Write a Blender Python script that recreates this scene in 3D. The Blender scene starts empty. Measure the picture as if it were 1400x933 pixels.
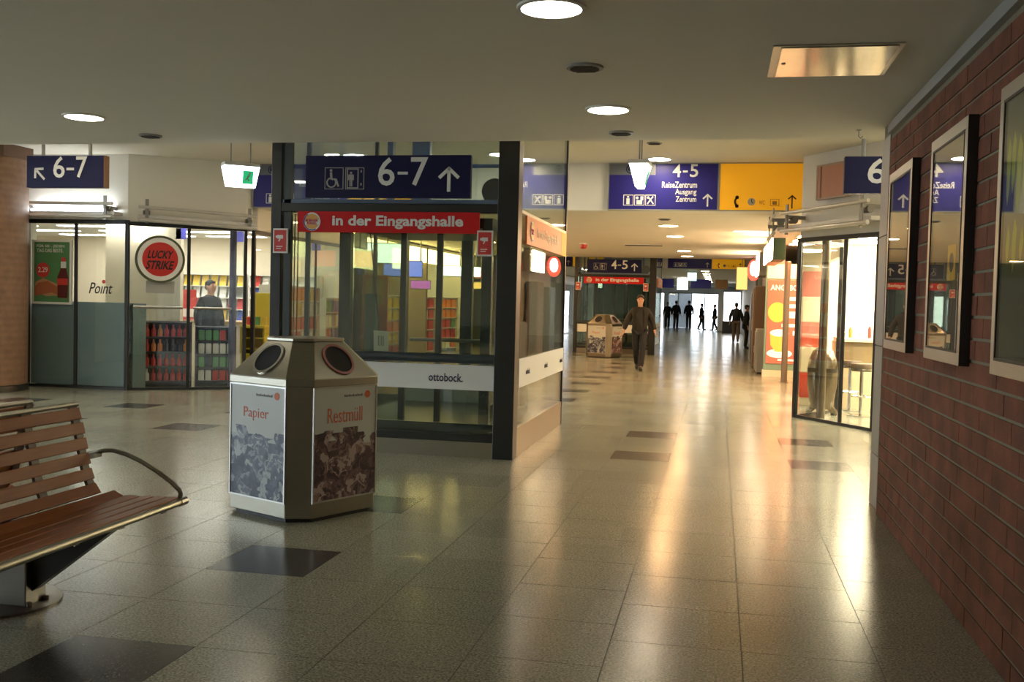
import bpy, math, random
from mathutils import Vector, Matrix
rnd = random.Random(11)
S = bpy.context.scene
COL = S.collection

# ------------------------------------------------------------------ camera, world, exposure
FPX = 1390.0
YAW, PITCH, ROLL = math.atan(281 / FPX), math.atan(53.3 / FPX), 0.025
CAMZ = 1.5
cam_data = bpy.data.cameras.new('camera')
cam_data.sensor_fit = 'HORIZONTAL'
cam_data.sensor_width = 36.0
cam_data.lens = 36.0 * FPX / 1400.0
cam_data.clip_start = 0.05
cam_data.clip_end = 300.0
cam = bpy.data.objects.new('camera', cam_data)
COL.objects.link(cam)
_f = Vector((-math.sin(YAW) * math.cos(PITCH), math.cos(YAW) * math.cos(PITCH), -math.sin(PITCH)))
_r0 = Vector((math.cos(YAW), math.sin(YAW), 0))
_u0 = _r0.cross(_f)
_r = _r0 * math.cos(ROLL) + _u0 * math.sin(ROLL)
_u = -_r0 * math.sin(ROLL) + _u0 * math.cos(ROLL)
_m = Matrix((( _r.x, _u.x, -_f.x, 0), (_r.y, _u.y, -_f.y, 0), (_r.z, _u.z, -_f.z, CAMZ), (0, 0, 0, 1)))
cam.matrix_world = _m
S.camera = cam

W = bpy.data.worlds.new('daylight')
S.world = W
W.use_nodes = True
_bg = W.node_tree.nodes['Background']
_bg.inputs['Color'].default_value = (0.80, 0.88, 1.0, 1)
_bg.inputs['Strength'].default_value = 3.6

S.view_settings.view_transform = 'Standard'
S.view_settings.look = 'None'
S.view_settings.gamma = 1.0
S.view_settings.use_curve_mapping = False
S.view_settings.exposure = 1.0

# light strengths of the lamps, added ones included
E_HALL = 11.0       # recessed downlights of the front hall
E_ATRIUM = 40.0
E_CORR = 56.0       # warm downlights of the corridor
E_SHOP = 7.5        # fluorescent panels in the shops
E_SNACK = 26.0

# ------------------------------------------------------------------ materials
MATS = {}
def mat(name, col, rough=0.5, metal=0.0, var=0.08, scale=6.0, emit=0.0, spec=0.5, bump=0.0, aniso=None):
    if name in MATS:
        return MATS[name]
    m = bpy.data.materials.new(name)
    m.use_nodes = True
    nt = m.node_tree
    b = nt.nodes['Principled BSDF']
    b.inputs['Roughness'].default_value = rough
    b.inputs['Metallic'].default_value = metal
    b.inputs['Specular IOR Level'].default_value = spec
    if emit > 0:
        b.inputs['Base Color'].default_value = (*col, 1)
        b.inputs['Emission Color'].default_value = (*col, 1)
        b.inputs['Emission Strength'].default_value = emit
    else:
        tc = nt.nodes.new('ShaderNodeTexCoord')
        mp = nt.nodes.new('ShaderNodeMapping')
        nz = nt.nodes.new('ShaderNodeTexNoise')
        nz.inputs['Scale'].default_value = scale
        nz.inputs['Detail'].default_value = 4
        if aniso:
            mp.inputs['Scale'].default_value = aniso
        mx = nt.nodes.new('ShaderNodeMix')
        mx.data_type = 'RGBA'
        mx.inputs[6].default_value = (*[max(0, c * (1 - var)) for c in col], 1)
        mx.inputs[7].default_value = (*[min(1, c * (1 + var)) for c in col], 1)
        nt.links.new(tc.outputs['Object'], mp.inputs['Vector'])
        nt.links.new(mp.outputs['Vector'], nz.inputs['Vector'])
        nt.links.new(nz.outputs['Fac'], mx.inputs[0])
        nt.links.new(mx.outputs[2], b.inputs['Base Color'])
        if bump > 0:
            bp = nt.nodes.new('ShaderNodeBump')
            bp.inputs['Strength'].default_value = bump
            bp.inputs['Distance'].default_value = 0.01
            nt.links.new(nz.outputs['Fac'], bp.inputs['Height'])
            nt.links.new(bp.outputs['Normal'], b.inputs['Normal'])
    MATS[name] = m
    return m

def glass_mat(name, tint, gloss=1.0, rough=0.0):
    m = bpy.data.materials.new(name)
    m.use_nodes = True
    nt = m.node_tree
    nt.nodes.clear()
    out = nt.nodes.new('ShaderNodeOutputMaterial')
    mix = nt.nodes.new('ShaderNodeMixShader')
    tr = nt.nodes.new('ShaderNodeBsdfTransparent')
    tr.inputs['Color'].default_value = (*tint, 1)
    gl = nt.nodes.new('ShaderNodeBsdfGlossy')
    gl.inputs['Roughness'].default_value = rough
    gl.inputs['Color'].default_value = (gloss, gloss, gloss, 1)
    lw = nt.nodes.new('ShaderNodeLayerWeight')
    lw.inputs['Blend'].default_value = 0.5
    pw = nt.nodes.new('ShaderNodeMath'); pw.operation = 'POWER'; pw.inputs[1].default_value = 5.0
    mu = nt.nodes.new('ShaderNodeMath'); mu.operation = 'MULTIPLY_ADD'
    mu.inputs[1].default_value = 0.95; mu.inputs[2].default_value = 0.045
    nt.links.new(lw.outputs['Facing'], pw.inputs[0])
    nt.links.new(pw.outputs[0], mu.inputs[0])
    nt.links.new(mu.outputs[0], mix.inputs[0])
    nt.links.new(tr.outputs[0], mix.inputs[1])
    nt.links.new(gl.outputs[0], mix.inputs[2])
    nt.links.new(mix.outputs[0], out.inputs['Surface'])
    MATS[name] = m
    return m

def glass_film():
    if 'film' in MATS:
        return MATS['film']
    m = bpy.data.materials.new('film'); m.use_nodes = True
    nt = m.node_tree; b = nt.nodes['Principled BSDF']
    b.inputs['Base Color'].default_value = (.25, .36, .42, 1); b.inputs['Roughness'].default_value = .5
    tr = nt.nodes.new('ShaderNodeBsdfTransparent'); mix = nt.nodes.new('ShaderNodeMixShader')
    tc = nt.nodes.new('ShaderNodeTexCoord'); nz = nt.nodes.new('ShaderNodeTexNoise'); nz.inputs['Scale'].default_value = 2.0
    nt.links.new(tc.outputs['Object'], nz.inputs['Vector'])
    mr = nt.nodes.new('ShaderNodeMapRange'); mr.inputs[3].default_value = .58; mr.inputs[4].default_value = .74
    nt.links.new(nz.outputs['Fac'], mr.inputs[0]); nt.links.new(mr.outputs[0], mix.inputs[0])
    nt.links.new(tr.outputs[0], mix.inputs[1]); nt.links.new(b.outputs[0], mix.inputs[2])
    nt.links.new(mix.outputs[0], nt.nodes['Material Output'].inputs['Surface'])
    MATS['film'] = m
    return m

def floor_mat(name, ca, cb, dark, rough, cell=0.57):
    m = bpy.data.materials.new(name); m.use_nodes = True
    nt = m.node_tree; b = nt.nodes['Principled BSDF']
    g = nt.nodes.new('ShaderNodeNewGeometry')
    n1 = nt.nodes.new('ShaderNodeTexNoise'); n1.inputs['Scale'].default_value = 95; n1.inputs['Detail'].default_value = 3
    n2 = nt.nodes.new('ShaderNodeTexVoronoi'); n2.inputs['Scale'].default_value = 130
    n3 = nt.nodes.new('ShaderNodeTexNoise'); n3.inputs['Scale'].default_value = 0.9; n3.inputs['Detail'].default_value = 3
    for n in (n1, n2, n3):
        nt.links.new(g.outputs['Position'], n.inputs['Vector'])
    cr = nt.nodes.new('ShaderNodeValToRGB')
    cr.color_ramp.elements[0].position = 0.34; cr.color_ramp.elements[0].color = (*dark, 1)
    cr.color_ramp.elements[1].position = 0.62; cr.color_ramp.elements[1].color = (*cb, 1)
    e = cr.color_ramp.elements.new(0.48); e.color = (*ca, 1)
    nt.links.new(n1.outputs['Fac'], cr.inputs['Fac'])
    # per-slab tone
    sn = nt.nodes.new('ShaderNodeVectorMath'); sn.operation = 'SNAP'; sn.inputs[1].default_value = (cell, cell, 10)
    nt.links.new(g.outputs['Position'], sn.inputs[0])
    wn = nt.nodes.new('ShaderNodeTexWhiteNoise'); nt.links.new(sn.outputs[0], wn.inputs['Vector'])
    ma = nt.nodes.new('ShaderNodeMapRange'); ma.inputs[3].default_value = 0.90; ma.inputs[4].default_value = 1.06
    nt.links.new(wn.outputs['Value'], ma.inputs[0])
    mv = nt.nodes.new('ShaderNodeMix'); mv.data_type = 'RGBA'; mv.blend_type = 'MULTIPLY'; mv.inputs[0].default_value = 1
    nt.links.new(cr.outputs['Color'], mv.inputs[6]); nt.links.new(ma.outputs[0], mv.inputs[7])
    # fine aggregate
    m2 = nt.nodes.new('ShaderNodeMix'); m2.data_type = 'RGBA'; m2.blend_type = 'OVERLAY'; m2.inputs[0].default_value = 0.25
    nt.links.new(mv.outputs[2], m2.inputs[6]); nt.links.new(n2.outputs['Color'], m2.inputs[7])
    bw = nt.nodes.new('ShaderNodeRGBToBW'); nt.links.new(n2.outputs['Color'], bw.inputs[0])
    nt.links.new(bw.outputs[0], m2.inputs[7])
    nt.links.new(m2.outputs[2], b.inputs['Base Color'])
    mr = nt.nodes.new('ShaderNodeMapRange'); mr.inputs[3].default_value = rough * 0.75; mr.inputs[4].default_value = rough * 1.3
    nt.links.new(n3.outputs['Fac'], mr.inputs[0]); nt.links.new(mr.outputs[0], b.inputs['Roughness'])
    b.inputs['Specular IOR Level'].default_value = 0.42
    MATS[name] = m
    return m

def brick_mat():
    m = bpy.data.materials.new('brick'); m.use_nodes = True
    nt = m.node_tree; b = nt.nodes['Principled BSDF']
    g = nt.nodes.new('ShaderNodeNewGeometry')
    n1 = nt.nodes.new('ShaderNodeTexNoise'); n1.inputs['Scale'].default_value = 5.5; n1.inputs['Detail'].default_value = 2
    n2 = nt.nodes.new('ShaderNodeTexNoise'); n2.inputs['Scale'].default_value = 90; n2.inputs['Detail'].default_value = 5
    nt.links.new(g.outputs['Position'], n1.inputs['Vector']); nt.links.new(g.outputs['Position'], n2.inputs['Vector'])
    cr = nt.nodes.new('ShaderNodeValToRGB')
    cr.color_ramp.elements[0].position = 0.30; cr.color_ramp.elements[0].color = (0.165, 0.055, 0.027, 1)
    cr.color_ramp.elements[1].position = 0.70; cr.color_ramp.elements[1].color = (0.30, 0.096, 0.048, 1)
    nt.links.new(n1.outputs['Fac'], cr.inputs['Fac'])
    mx = nt.nodes.new('ShaderNodeMix'); mx.data_type = 'RGBA'; mx.blend_type = 'MULTIPLY'; mx.inputs[0].default_value = 0.55
    nt.links.new(cr.outputs[0], mx.inputs[6]); nt.links.new(n2.outputs['Fac'], mx.inputs[7])
    nt.links.new(mx.outputs[2], b.inputs['Base Color'])
    b.inputs['Roughness'].default_value = 0.85
    bp = nt.nodes.new('ShaderNodeBump'); bp.inputs['Strength'].default_value = 0.5; bp.inputs['Distance'].default_value = 0.004
    nt.links.new(n2.outputs['Fac'], bp.inputs['Height']); nt.links.new(bp.outputs['Normal'], b.inputs['Normal'])
    MATS['brick'] = m
    return m

def band_brick_mat():
    """round pillar: courses too blurred to tell apart"""
    m = bpy.data.materials.new('pillar_brick'); m.use_nodes = True
    nt = m.node_tree; b = nt.nodes['Principled BSDF']
    tc = nt.nodes.new('ShaderNodeTexCoord')
    w = nt.nodes.new('ShaderNodeTexWave'); w.bands_direction = 'Z'; w.inputs['Scale'].default_value = 3.2
    w.inputs['Distortion'].default_value = 0.6
    n = nt.nodes.new('ShaderNodeTexNoise'); n.inputs['Scale'].default_value = 9
    nt.links.new(tc.outputs['Object'], w.inputs['Vector']); nt.links.new(tc.outputs['Object'], n.inputs['Vector'])
    cr = nt.nodes.new('ShaderNodeValToRGB')
    cr.color_ramp.elements[0].color = (0.30, 0.17, 0.105, 1)
    cr.color_ramp.elements[1].color = (0.34, 0.195, 0.12, 1)
    nt.links.new(w.outputs['Fac'], cr.inputs['Fac'])
    mx = nt.nodes.new('ShaderNodeMix'); mx.data_type = 'RGBA'; mx.blend_type = 'MULTIPLY'; mx.inputs[0].default_value = 0.5
    nt.links.new(cr.outputs[0], mx.inputs[6]); nt.links.new(n.outputs['Fac'], mx.inputs[7])
    nt.links.new(mx.outputs[2], b.inputs['Base Color']); b.inputs['Roughness'].default_value = 0.6
    MATS['pillar_brick'] = m
    return m

def litter_print_mat(name, cols, top, seed):
    """printed photograph of a heap of waste, white above"""
    m = bpy.data.materials.new(name); m.use_nodes = True
    nt = m.node_tree; b = nt.nodes['Principled BSDF']; b.inputs['Roughness'].default_value = 0.35
    tc = nt.nodes.new('ShaderNodeTexCoord')
    mp = nt.nodes.new('ShaderNodeMapping'); mp.inputs['Location'].default_value = (seed, seed * 1.7, 0)
    nt.links.new(tc.outputs['Object'], mp.inputs['Vector'])
    nz = nt.nodes.new('ShaderNodeTexNoise'); nz.inputs['Scale'].default_value = 7; nz.inputs['Detail'].default_value = 3
    nt.links.new(mp.outputs[0], nz.inputs['Vector'])
    v = nt.nodes.new('ShaderNodeTexVoronoi'); v.inputs['Scale'].default_value = 15
    v2 = nt.nodes.new('ShaderNodeTexVoronoi'); v2.inputs['Scale'].default_value = 34
    ad = nt.nodes.new('ShaderNodeMix'); ad.data_type = 'RGBA'; ad.inputs[0].default_value = 0.25
    nt.links.new(mp.outputs[0], ad.inputs[6]); nt.links.new(nz.outputs['Color'], ad.inputs[7])
    nt.links.new(ad.outputs[2], v.inputs['Vector']); nt.links.new(ad.outputs[2], v2.inputs['Vector'])
    c1 = nt.nodes.new('ShaderNodeRGBToBW'); nt.links.new(v.outputs['Color'], c1.inputs[0])
    c2 = nt.nodes.new('ShaderNodeRGBToBW'); nt.links.new(v2.outputs['Color'], c2.inputs[0])
    av = nt.nodes.new('ShaderNodeMath'); av.operation = 'MULTIPLY_ADD'; av.inputs[1].default_value = 0.6
    ml = nt.nodes.new('ShaderNodeMath'); ml.operation = 'MULTIPLY'; ml.inputs[1].default_value = 0.4
    nt.links.new(c2.outputs[0], ml.inputs[0]); nt.links.new(c1.outputs[0], av.inputs[0]); nt.links.new(ml.outputs[0], av.inputs[2])
    cr = nt.nodes.new('ShaderNodeValToRGB'); cr.color_ramp.interpolation = 'CONSTANT'
    els = cr.color_ramp.elements
    els[0].position = 0.0; els[0].color = (*cols[0], 1)
    els[1].position = 0.36; els[1].color = (*cols[1], 1)
    for i, c in enumerate(cols[2:]):
        e = els.new(0.47 + 0.09 * i); e.color = (*c, 1)
    nt.links.new(av.outputs[0], cr.inputs['Fac'])
    sp = nt.nodes.new('ShaderNodeSeparateXYZ'); nt.links.new(tc.outputs['Object'], sp.inputs[0])
    n2 = nt.nodes.new('ShaderNodeTexVoronoi'); n2.inputs['Scale'].default_value = 9
    nt.links.new(mp.outputs[0], n2.inputs['Vector'])
    b2 = nt.nodes.new('ShaderNodeRGBToBW'); nt.links.new(n2.outputs['Color'], b2.inputs[0])
    h = nt.nodes.new('ShaderNodeMath'); h.operation = 'MULTIPLY_ADD'; h.inputs[1].default_value = 0.20; h.inputs[2].default_value = top - 0.10
    nt.links.new(b2.outputs[0], h.inputs[0])
    gt = nt.nodes.new('ShaderNodeMath'); gt.operation = 'GREATER_THAN'
    nt.links.new(sp.outputs['Z'], gt.inputs[0]); nt.links.new(h.outputs[0], gt.inputs[1])
    mx = nt.nodes.new('ShaderNodeMix'); mx.data_type = 'RGBA'
    nt.links.new(gt.outputs[0], mx.inputs[0]); nt.links.new(cr.outputs[0], mx.inputs[6])
    mx.inputs[7].default_value = (0.50, 0.52, 0.48, 1)
    nt.links.new(mx.outputs[2], b.inputs['Base Color'])
    MATS[name] = m
    return m

def steel_mat(name, col, rough, aniso=(2, 2, 60)):
    m = mat(name, col, rough, 1.0, 0.12, 5.0, aniso=aniso)
    return m

FLOOR = floor_mat('granite', (0.262, 0.258, 0.196), (0.375, 0.368, 0.290), (0.150, 0.148, 0.105), 0.20)
FLOOR_DARK = floor_mat('granite_dark', (0.050, 0.048, 0.046), (0.075, 0.072, 0.070), (0.03, 0.03, 0.03), 0.2)
JOINT = mat('joint', (0.10, 0.095, 0.08), 0.7)
BRICK = brick_mat()
PBRICK = band_brick_mat()
MORTAR = mat('mortar', (0.21, 0.195, 0.135), 0.9, var=0.15, scale=30, bump=0.4)
CEIL = mat('ceiling_paint', (0.77, 0.73, 0.62), 0.85, var=0.03, scale=2)
WHITE = mat('white_paint', (0.78, 0.76, 0.70), 0.7, var=0.03)
CREAM = mat('cream_paint', (0.74, 0.66, 0.52), 0.7, var=0.04)
BLACKM = mat('black_frame', (0.016, 0.017, 0.016), 0.35, var=0.1)
DARKT = mat('dark_teal_frame', (0.035, 0.048, 0.055), 0.35, var=0.1)
BLUEFR = mat('blue_steel_frame', (0.12, 0.17, 0.26), 0.4, var=0.1)
NAVY = mat('sign_navy', (0.012, 0.013, 0.062), 0.4, var=0.05, spec=0.2)
BLUE = mat('sign_blue', (0.030, 0.026, 0.21), 0.35, var=0.04, spec=0.2)
E_YEL = mat('backlit_yellow', (1.0, 0.46, 0.01), emit=0.13)
YELLOW = mat('sign_yellow', (0.93, 0.47, 0.008), 0.4, var=0.04, spec=0.2)
SIGNW = mat('sign_white', (0.80, 0.80, 0.76), 0.4, var=0.02)
RED = mat('banner_red', (0.62, 0.018, 0.020), 0.5, var=0.05, spec=0.2)
ORANGE = mat('banner_orange', (0.75, 0.20, 0.06), 0.4, var=0.05)
REDP = mat('print_red', (0.62, 0.05, 0.045), 0.4, var=0.06)
STEEL = steel_mat('brushed_steel', (0.31, 0.29, 0.235), 0.30)
STEELD = steel_mat('dark_steel', (0.28, 0.27, 0.25), 0.35)
CHROME = steel_mat('chrome', (0.75, 0.74, 0.72), 0.12)
ALU = steel_mat('aluminium', (0.46, 0.45, 0.42), 0.36)
GREYP = mat('grey_painted_steel', (0.30, 0.30, 0.28), 0.45, var=0.06)
TUBE = mat('light_metal_tube', (0.62, 0.60, 0.56), 0.4, 0.5)
WOOD = mat('bench_wood', (0.27, 0.085, 0.022), 0.45, spec=0.3, var=0.35, scale=7, aniso=(10, 0.7, 10))
RUBBER = mat('black_plastic', (0.014, 0.014, 0.014), 0.5)
HOLE = mat('hole_black', (0.006, 0.006, 0.006), 0.8)
GLASS = glass_mat('clear_glass', (0.95, 0.97, 0.95))
GLASSG = glass_mat('green_glass', (0.84, 0.89, 0.83))
GLASSB = glass_mat('blue_glass', (0.84, 0.90, 0.96))
GLASSC = glass_mat('case_glass', (0.90, 0.92, 0.90))
E_D = mat('downlight_lens', (1.0, 0.93, 0.74), emit=E_HALL)
E_A = mat('atrium_lens', (1.0, 0.82, 0.56), emit=E_ATRIUM)
E_C = mat('corridor_lens', (1.0, 0.58, 0.25), emit=E_CORR)
E_F = mat('fluorescent', (1.0, 0.97, 0.88), emit=E_SHOP)
E_S = mat('snack_panel', (1.0, 0.84, 0.58), emit=E_SNACK)
E_SIGN = mat('exit_lightbox', (0.95, 1.0, 0.97), emit=2.6)
E_FAS = mat('lit_fascia', (1.0, 0.62, 0.28), emit=9.0)
E_BOXW = mat('lightbox_warm', (1.0, 0.74, 0.44), emit=10.0)
E_BOX = mat('lightbox_white', (0.95, 0.97, 1.0), emit=2.5)
E_BOXR = mat('lightbox_red', (1.0, 0.12, 0.07), emit=0.7)
E_BOXY = mat('lightbox_yellow', (1.0, 0.62, 0.18), emit=0.7)
SKIN = mat('skin', (0.62, 0.34, 0.23), 0.5)
CLOTHB = mat('black_cloth', (0.018, 0.017, 0.016), 0.8)
CLOTHO = mat('dark_olive_cloth', (0.022, 0.018, 0.013), 0.75)
DENIM = mat('dark_denim', (0.016, 0.017, 0.022), 0.8)
HAIR = mat('dark_hair', (0.02, 0.014, 0.01), 0.6)
GREEN = mat('print_green', (0.10, 0.27, 0.11), 0.4)
PAPER = mat('paper', (0.66, 0.63, 0.52), 0.7)

# ------------------------------------------------------------------ mesh helpers
class MB:
    def __init__(s):
        s.v = []; s.f = []
    def add(s, vs, fs):
        o = len(s.v)
        s.v += [tuple(v) for v in vs]
        s.f += [tuple(i + o for i in f) for f in fs]
        return s
    def box(s, x0, x1, y0, y1, z0, z1):
        return s.add([(x0, y0, z0), (x1, y0, z0), (x1, y1, z0), (x0, y1, z0), (x0, y0, z1), (x1, y0, z1), (x1, y1, z1), (x0, y1, z1)],
                     [(0, 3, 2, 1), (4, 5, 6, 7), (0, 1, 5, 4), (1, 2, 6, 5), (2, 3, 7, 6), (3, 0, 4, 7)])
    def beam(s, p0, p1, w, h, up=(0, 0, 1)):
        """rectangular bar from p0 to p1, w across, h along up"""
        p0, p1 = Vector(p0), Vector(p1)
        d = (p1 - p0).normalized(); u = Vector(up)
        r = d.cross(u)
        if r.length < 1e-6:
            r = Vector((1, 0, 0))
        r.normalize(); u = r.cross(d).normalized()
        q = []
        for p in (p0, p1):
            for a, b in ((-1, -1), (1, -1), (1, 1), (-1, 1)):
                q.append(p + r * (a * w / 2) + u * (b * h / 2))
        return s.add(q, [(0, 1, 2, 3), (7, 6, 5, 4), (0, 4, 5, 1), (1, 5, 6, 2), (2, 6, 7, 3), (3, 7, 4, 0)])
    def prism(s, poly, z0, z1, poly2=None):
        n = len(poly); poly2 = poly2 or poly
        vs = [(x, y, z0) for x, y in poly] + [(x, y, z1) for x, y in poly2]
        fs = [tuple(reversed(range(n))), tuple(range(n, 2 * n))]
        fs += [(i, (i + 1) % n, n + (i + 1) % n, n + i) for i in range(n)]
        return s.add(vs, fs)
    def wallseg(s, a, b, z0, z1, t):
        """vertical slab from a to b (xy), thickness t to the left of a->b"""
        a = Vector((a[0], a[1])); b = Vector((b[0], b[1]))
        d = (b - a).normalized(); n = Vector((-d.y, d.x)) * t
        return s.prism([a[:], b[:], (b + n)[:], (a + n)[:]], z0, z1)
    def tube(s, pts, r, seg=8, cap=True):
        pts = [Vector(p) for p in pts]
        rs = r if isinstance(r, (list, tuple)) else [r] * len(pts)
        o = len(s.v)
        prev = None
        for i, p in enumerate(pts):
            d = (pts[min(i + 1, len(pts) - 1)] - pts[max(i - 1, 0)]).normalized()
            ref = prev if prev is not None else (Vector((0, 0, 1)) if abs(d.z) < 0.9 else Vector((1, 0, 0)))
            a = d.cross(ref)
            if a.length < 1e-5:
                a = d.cross(Vector((0, 1, 0)))
            a.normalize(); b = a.cross(d).normalized(); prev = b
            for k in range(seg):
                t = 2 * math.pi * k / seg
                s.v.append(tuple(p + a * (math.cos(t) * rs[i]) + b * (math.sin(t) * rs[i])))
        for i in range(len(pts) - 1):
            for k in range(seg):
                k2 = (k + 1) % seg
                s.f.append((o + i * seg + k, o + i * seg + k2, o + (i + 1) * seg + k2, o + (i + 1) * seg + k))
        if cap:
            s.f.append(tuple(o + k for k in reversed(range(seg))))
            s.f.append(tuple(o + (len(pts) - 1) * seg + k for k in range(seg)))
        return s
    def lathe(s, prof, c=(0, 0, 0), seg=24, cap=True):
        o = len(s.v)
        for r, z in prof:
            for k in range(seg):
                t = 2 * math.pi * k / seg
                s.v.append((c[0] + r * math.cos(t), c[1] + r * math.sin(t), c[2] + z))
        for i in range(len(prof) - 1):
            for k in range(seg):
                k2 = (k + 1) % seg
                s.f.append((o + i * seg + k, o + i * seg + k2, o + (i + 1) * seg + k2, o + (i + 1) * seg + k))
        if cap:
            s.f.append(tuple(o + k for k in reversed(range(seg))))
            s.f.append(tuple(o + (len(prof) - 1) * seg + k for k in range(seg)))
        return s
    def ball(s, c, rx, ry, rz, seg=12, rings=8):
        prof = []
        o = len(s.v)
        for i in range(1, rings):
            a = math.pi * i / rings
            for k in range(seg):
                t = 2 * math.pi * k / seg
                s.v.append((c[0] + rx * math.sin(a) * math.cos(t), c[1] + ry * math.sin(a) * math.sin(t), c[2] - rz * math.cos(a)))
        for i in range(rings - 2):
            for k in range(seg):
                k2 = (k + 1) % seg
                s.f.append((o + i * seg + k, o + i * seg + k2, o + (i + 1) * seg + k2, o + (i + 1) * seg + k))
        n = len(s.v); s.v.append((c[0], c[1], c[2] - rz)); s.v.append((c[0], c[1], c[2] + rz))
        for k in range(seg):
            k2 = (k + 1) % seg
            s.f.append((n, o + k2, o + k)); s.f.append((n + 1, o + (rings - 2) * seg + k, o + (rings - 2) * seg + k2))
        return s

ORG = {}
def finish(o, smooth):
    if smooth:
        me = o.data
        me.polygons.foreach_set('use_smooth', [True] * len(me.polygons))
        me.set_sharp_from_angle(angle=math.radians(38))

def make(name, mb, m, parent=None, world=True, smooth=False, label=None, bevel=0.0, kind=None):
    me = bpy.data.meshes.new(name)
    org = ORG.get(parent.name, Vector((0, 0, 0))) if (parent is not None and world) else Vector((0, 0, 0))
    if parent is None and world and mb.v:
        # top-level mesh: put its origin at its base
        xs = [v[0] for v in mb.v]; ys = [v[1] for v in mb.v]; zs = [v[2] for v in mb.v]
        org = Vector(((min(xs) + max(xs)) / 2, (min(ys) + max(ys)) / 2, min(zs)))
    me.from_pydata([(v[0] - org.x, v[1] - org.y, v[2] - org.z) for v in mb.v], [], mb.f)
    me.materials.append(m)
    me.update()
    o = bpy.data.objects.new(name, me)
    COL.objects.link(o)
    finish(o, smooth)
    if parent is not None:
        o.parent = parent
        ORG[o.name] = ORG.get(parent.name, Vector((0, 0, 0))) if world else Vector((0, 0, 0))
    else:
        o.location = org
        ORG[o.name] = org
    if label:
        o['label'] = label
    if kind:
        o['kind'] = kind
    if bevel > 0:
        bv = o.modifiers.new('bevel', 'BEVEL'); bv.width = bevel; bv.segments = 2; bv.limit_method = 'ANGLE'
    return o

def tag(o, label, cat, group=None):
    o['label'] = label; o['category'] = cat
    if group:
        o['group'] = group
    return o

def thing(name, label, cat, loc=(0, 0, 0), rz=0.0, group=None):
    o = bpy.data.objects.new(name, None)
    o.empty_display_size = 0.1
    COL.objects.link(o)
    o.location = loc; o.rotation_euler = (0, 0, rz)
    ORG[o.name] = Vector(loc)
    return tag(o, label, cat, group)

def struct(name, mb, m, parent=None, **k):
    return make(name, mb, m, parent, kind='structure', **k)

def copy_tree(o, parent=None, loc=None, rz=None, label=None):
    c = o.copy(); COL.objects.link(c); c.parent = parent
    if loc is not None:
        c.location = loc
    if rz is not None:
        c.rotation_euler = (0, 0, rz)
    if label:
        c['label'] = label
    for ch in list(o.children):
        copy_tree(ch, c)
    return c

class Fr:
    """drawing frame on a plane: o origin, r right, u up; shapes stand proud by d towards the viewer"""
    def __init__(s, o, r, u=(0, 0, 1)):
        s.o = Vector(o); s.r = Vector(r).normalized(); s.u = Vector(u).normalized(); s.n = s.r.cross(s.u)
    def p(s, x, y, d=0):
        return s.o + s.r * x + s.u * y + s.n * d
    def poly(s, mb, pts, d0, d1):
        n = len(pts)
        vs = [s.p(x, y, d0) for x, y in pts] + [s.p(x, y, d1) for x, y in pts]
        fs = [tuple(reversed(range(n))), tuple(range(n, 2 * n))] + [(i, (i + 1) % n, n + (i + 1) % n, n + i) for i in range(n)]
        return mb.add(vs, fs)
    def rect(s, mb, x0, y0, x1, y1, d0, d1):
        return s.poly(mb, [(x0, y0), (x1, y0), (x1, y1), (x0, y1)], d0, d1)
    def disc(s, mb, cx, cy, rx, ry, d0, d1, seg=28, rot=0.0):
        pts = []
        for k in range(seg):
            t = 2 * math.pi * k / seg
            x, y = rx * math.cos(t), ry * math.sin(t)
            pts.append((cx + x * math.cos(rot) - y * math.sin(rot), cy + x * math.sin(rot) + y * math.cos(rot)))
        return s.poly(mb, pts, d0, d1)
    def ring(s, mb, cx, cy, ro, ri, d0, d1, seg=28, a0=0.0, a1=2 * math.pi):
        full = abs(a1 - a0 - 2 * math.pi) < 1e-6
        n = seg
        for k in range(n):
            t0 = a0 + (a1 - a0) * k / n; t1 = a0 + (a1 - a0) * (k + 1) / n
            s.poly(mb, [(cx + ri * math.cos(t0), cy + ri * math.sin(t0)), (cx + ro * math.cos(t0), cy + ro * math.sin(t0)),
                        (cx + ro * math.cos(t1), cy + ro * math.sin(t1)), (cx + ri * math.cos(t1), cy + ri * math.sin(t1))], d0, d1)
        return mb
    def line(s, mb, a, b, w, d0, d1):
        ax, ay = a; bx, by = b
        L = math.hypot(bx - ax, by - ay); nx, ny = -(by - ay) / L * w / 2, (bx - ax) / L * w / 2
        return s.poly(mb, [(ax + nx, ay + ny), (ax - nx, ay - ny), (bx - nx, by - ny), (bx + nx, by + ny)], d0, d1)
    def frame(s, mb, x0, y0, x1, y1, w, d0, d1):
        s.rect(mb, x0, y0, x1, y0 + w, d0, d1); s.rect(mb, x0, y1 - w, x1, y1, d0, d1)
        s.rect(mb, x0, y0 + w, x0 + w, y1 - w, d0, d1); s.rect(mb, x1 - w, y0 + w, x1, y1 - w, d0, d1)
        return mb
    def arrow(s, mb, cx, y0, y1, w, d0, d1, ang=0.0, t=None):
        """arrow pointing up (ang turns it counter-clockwise)"""
        h = y1 - y0; cy = (y0 + y1) / 2; t = t or w * 0.17
        def R_(x, y):
            return (cx + x * math.cos(ang) - y * math.sin(ang), cy + x * math.sin(ang) + y * math.cos(ang))
        s.line(mb, R_(0, -h / 2), R_(0, h / 2 - t), t, d0, d1)
        s.line(mb, R_(-w / 2, h / 2 - w / 2), R_(0.04 * w, h / 2), t, d0, d1)
        s.line(mb, R_(w / 2, h / 2 - w / 2), R_(-0.04 * w, h / 2), t, d0, d1)
        return mb

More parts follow.
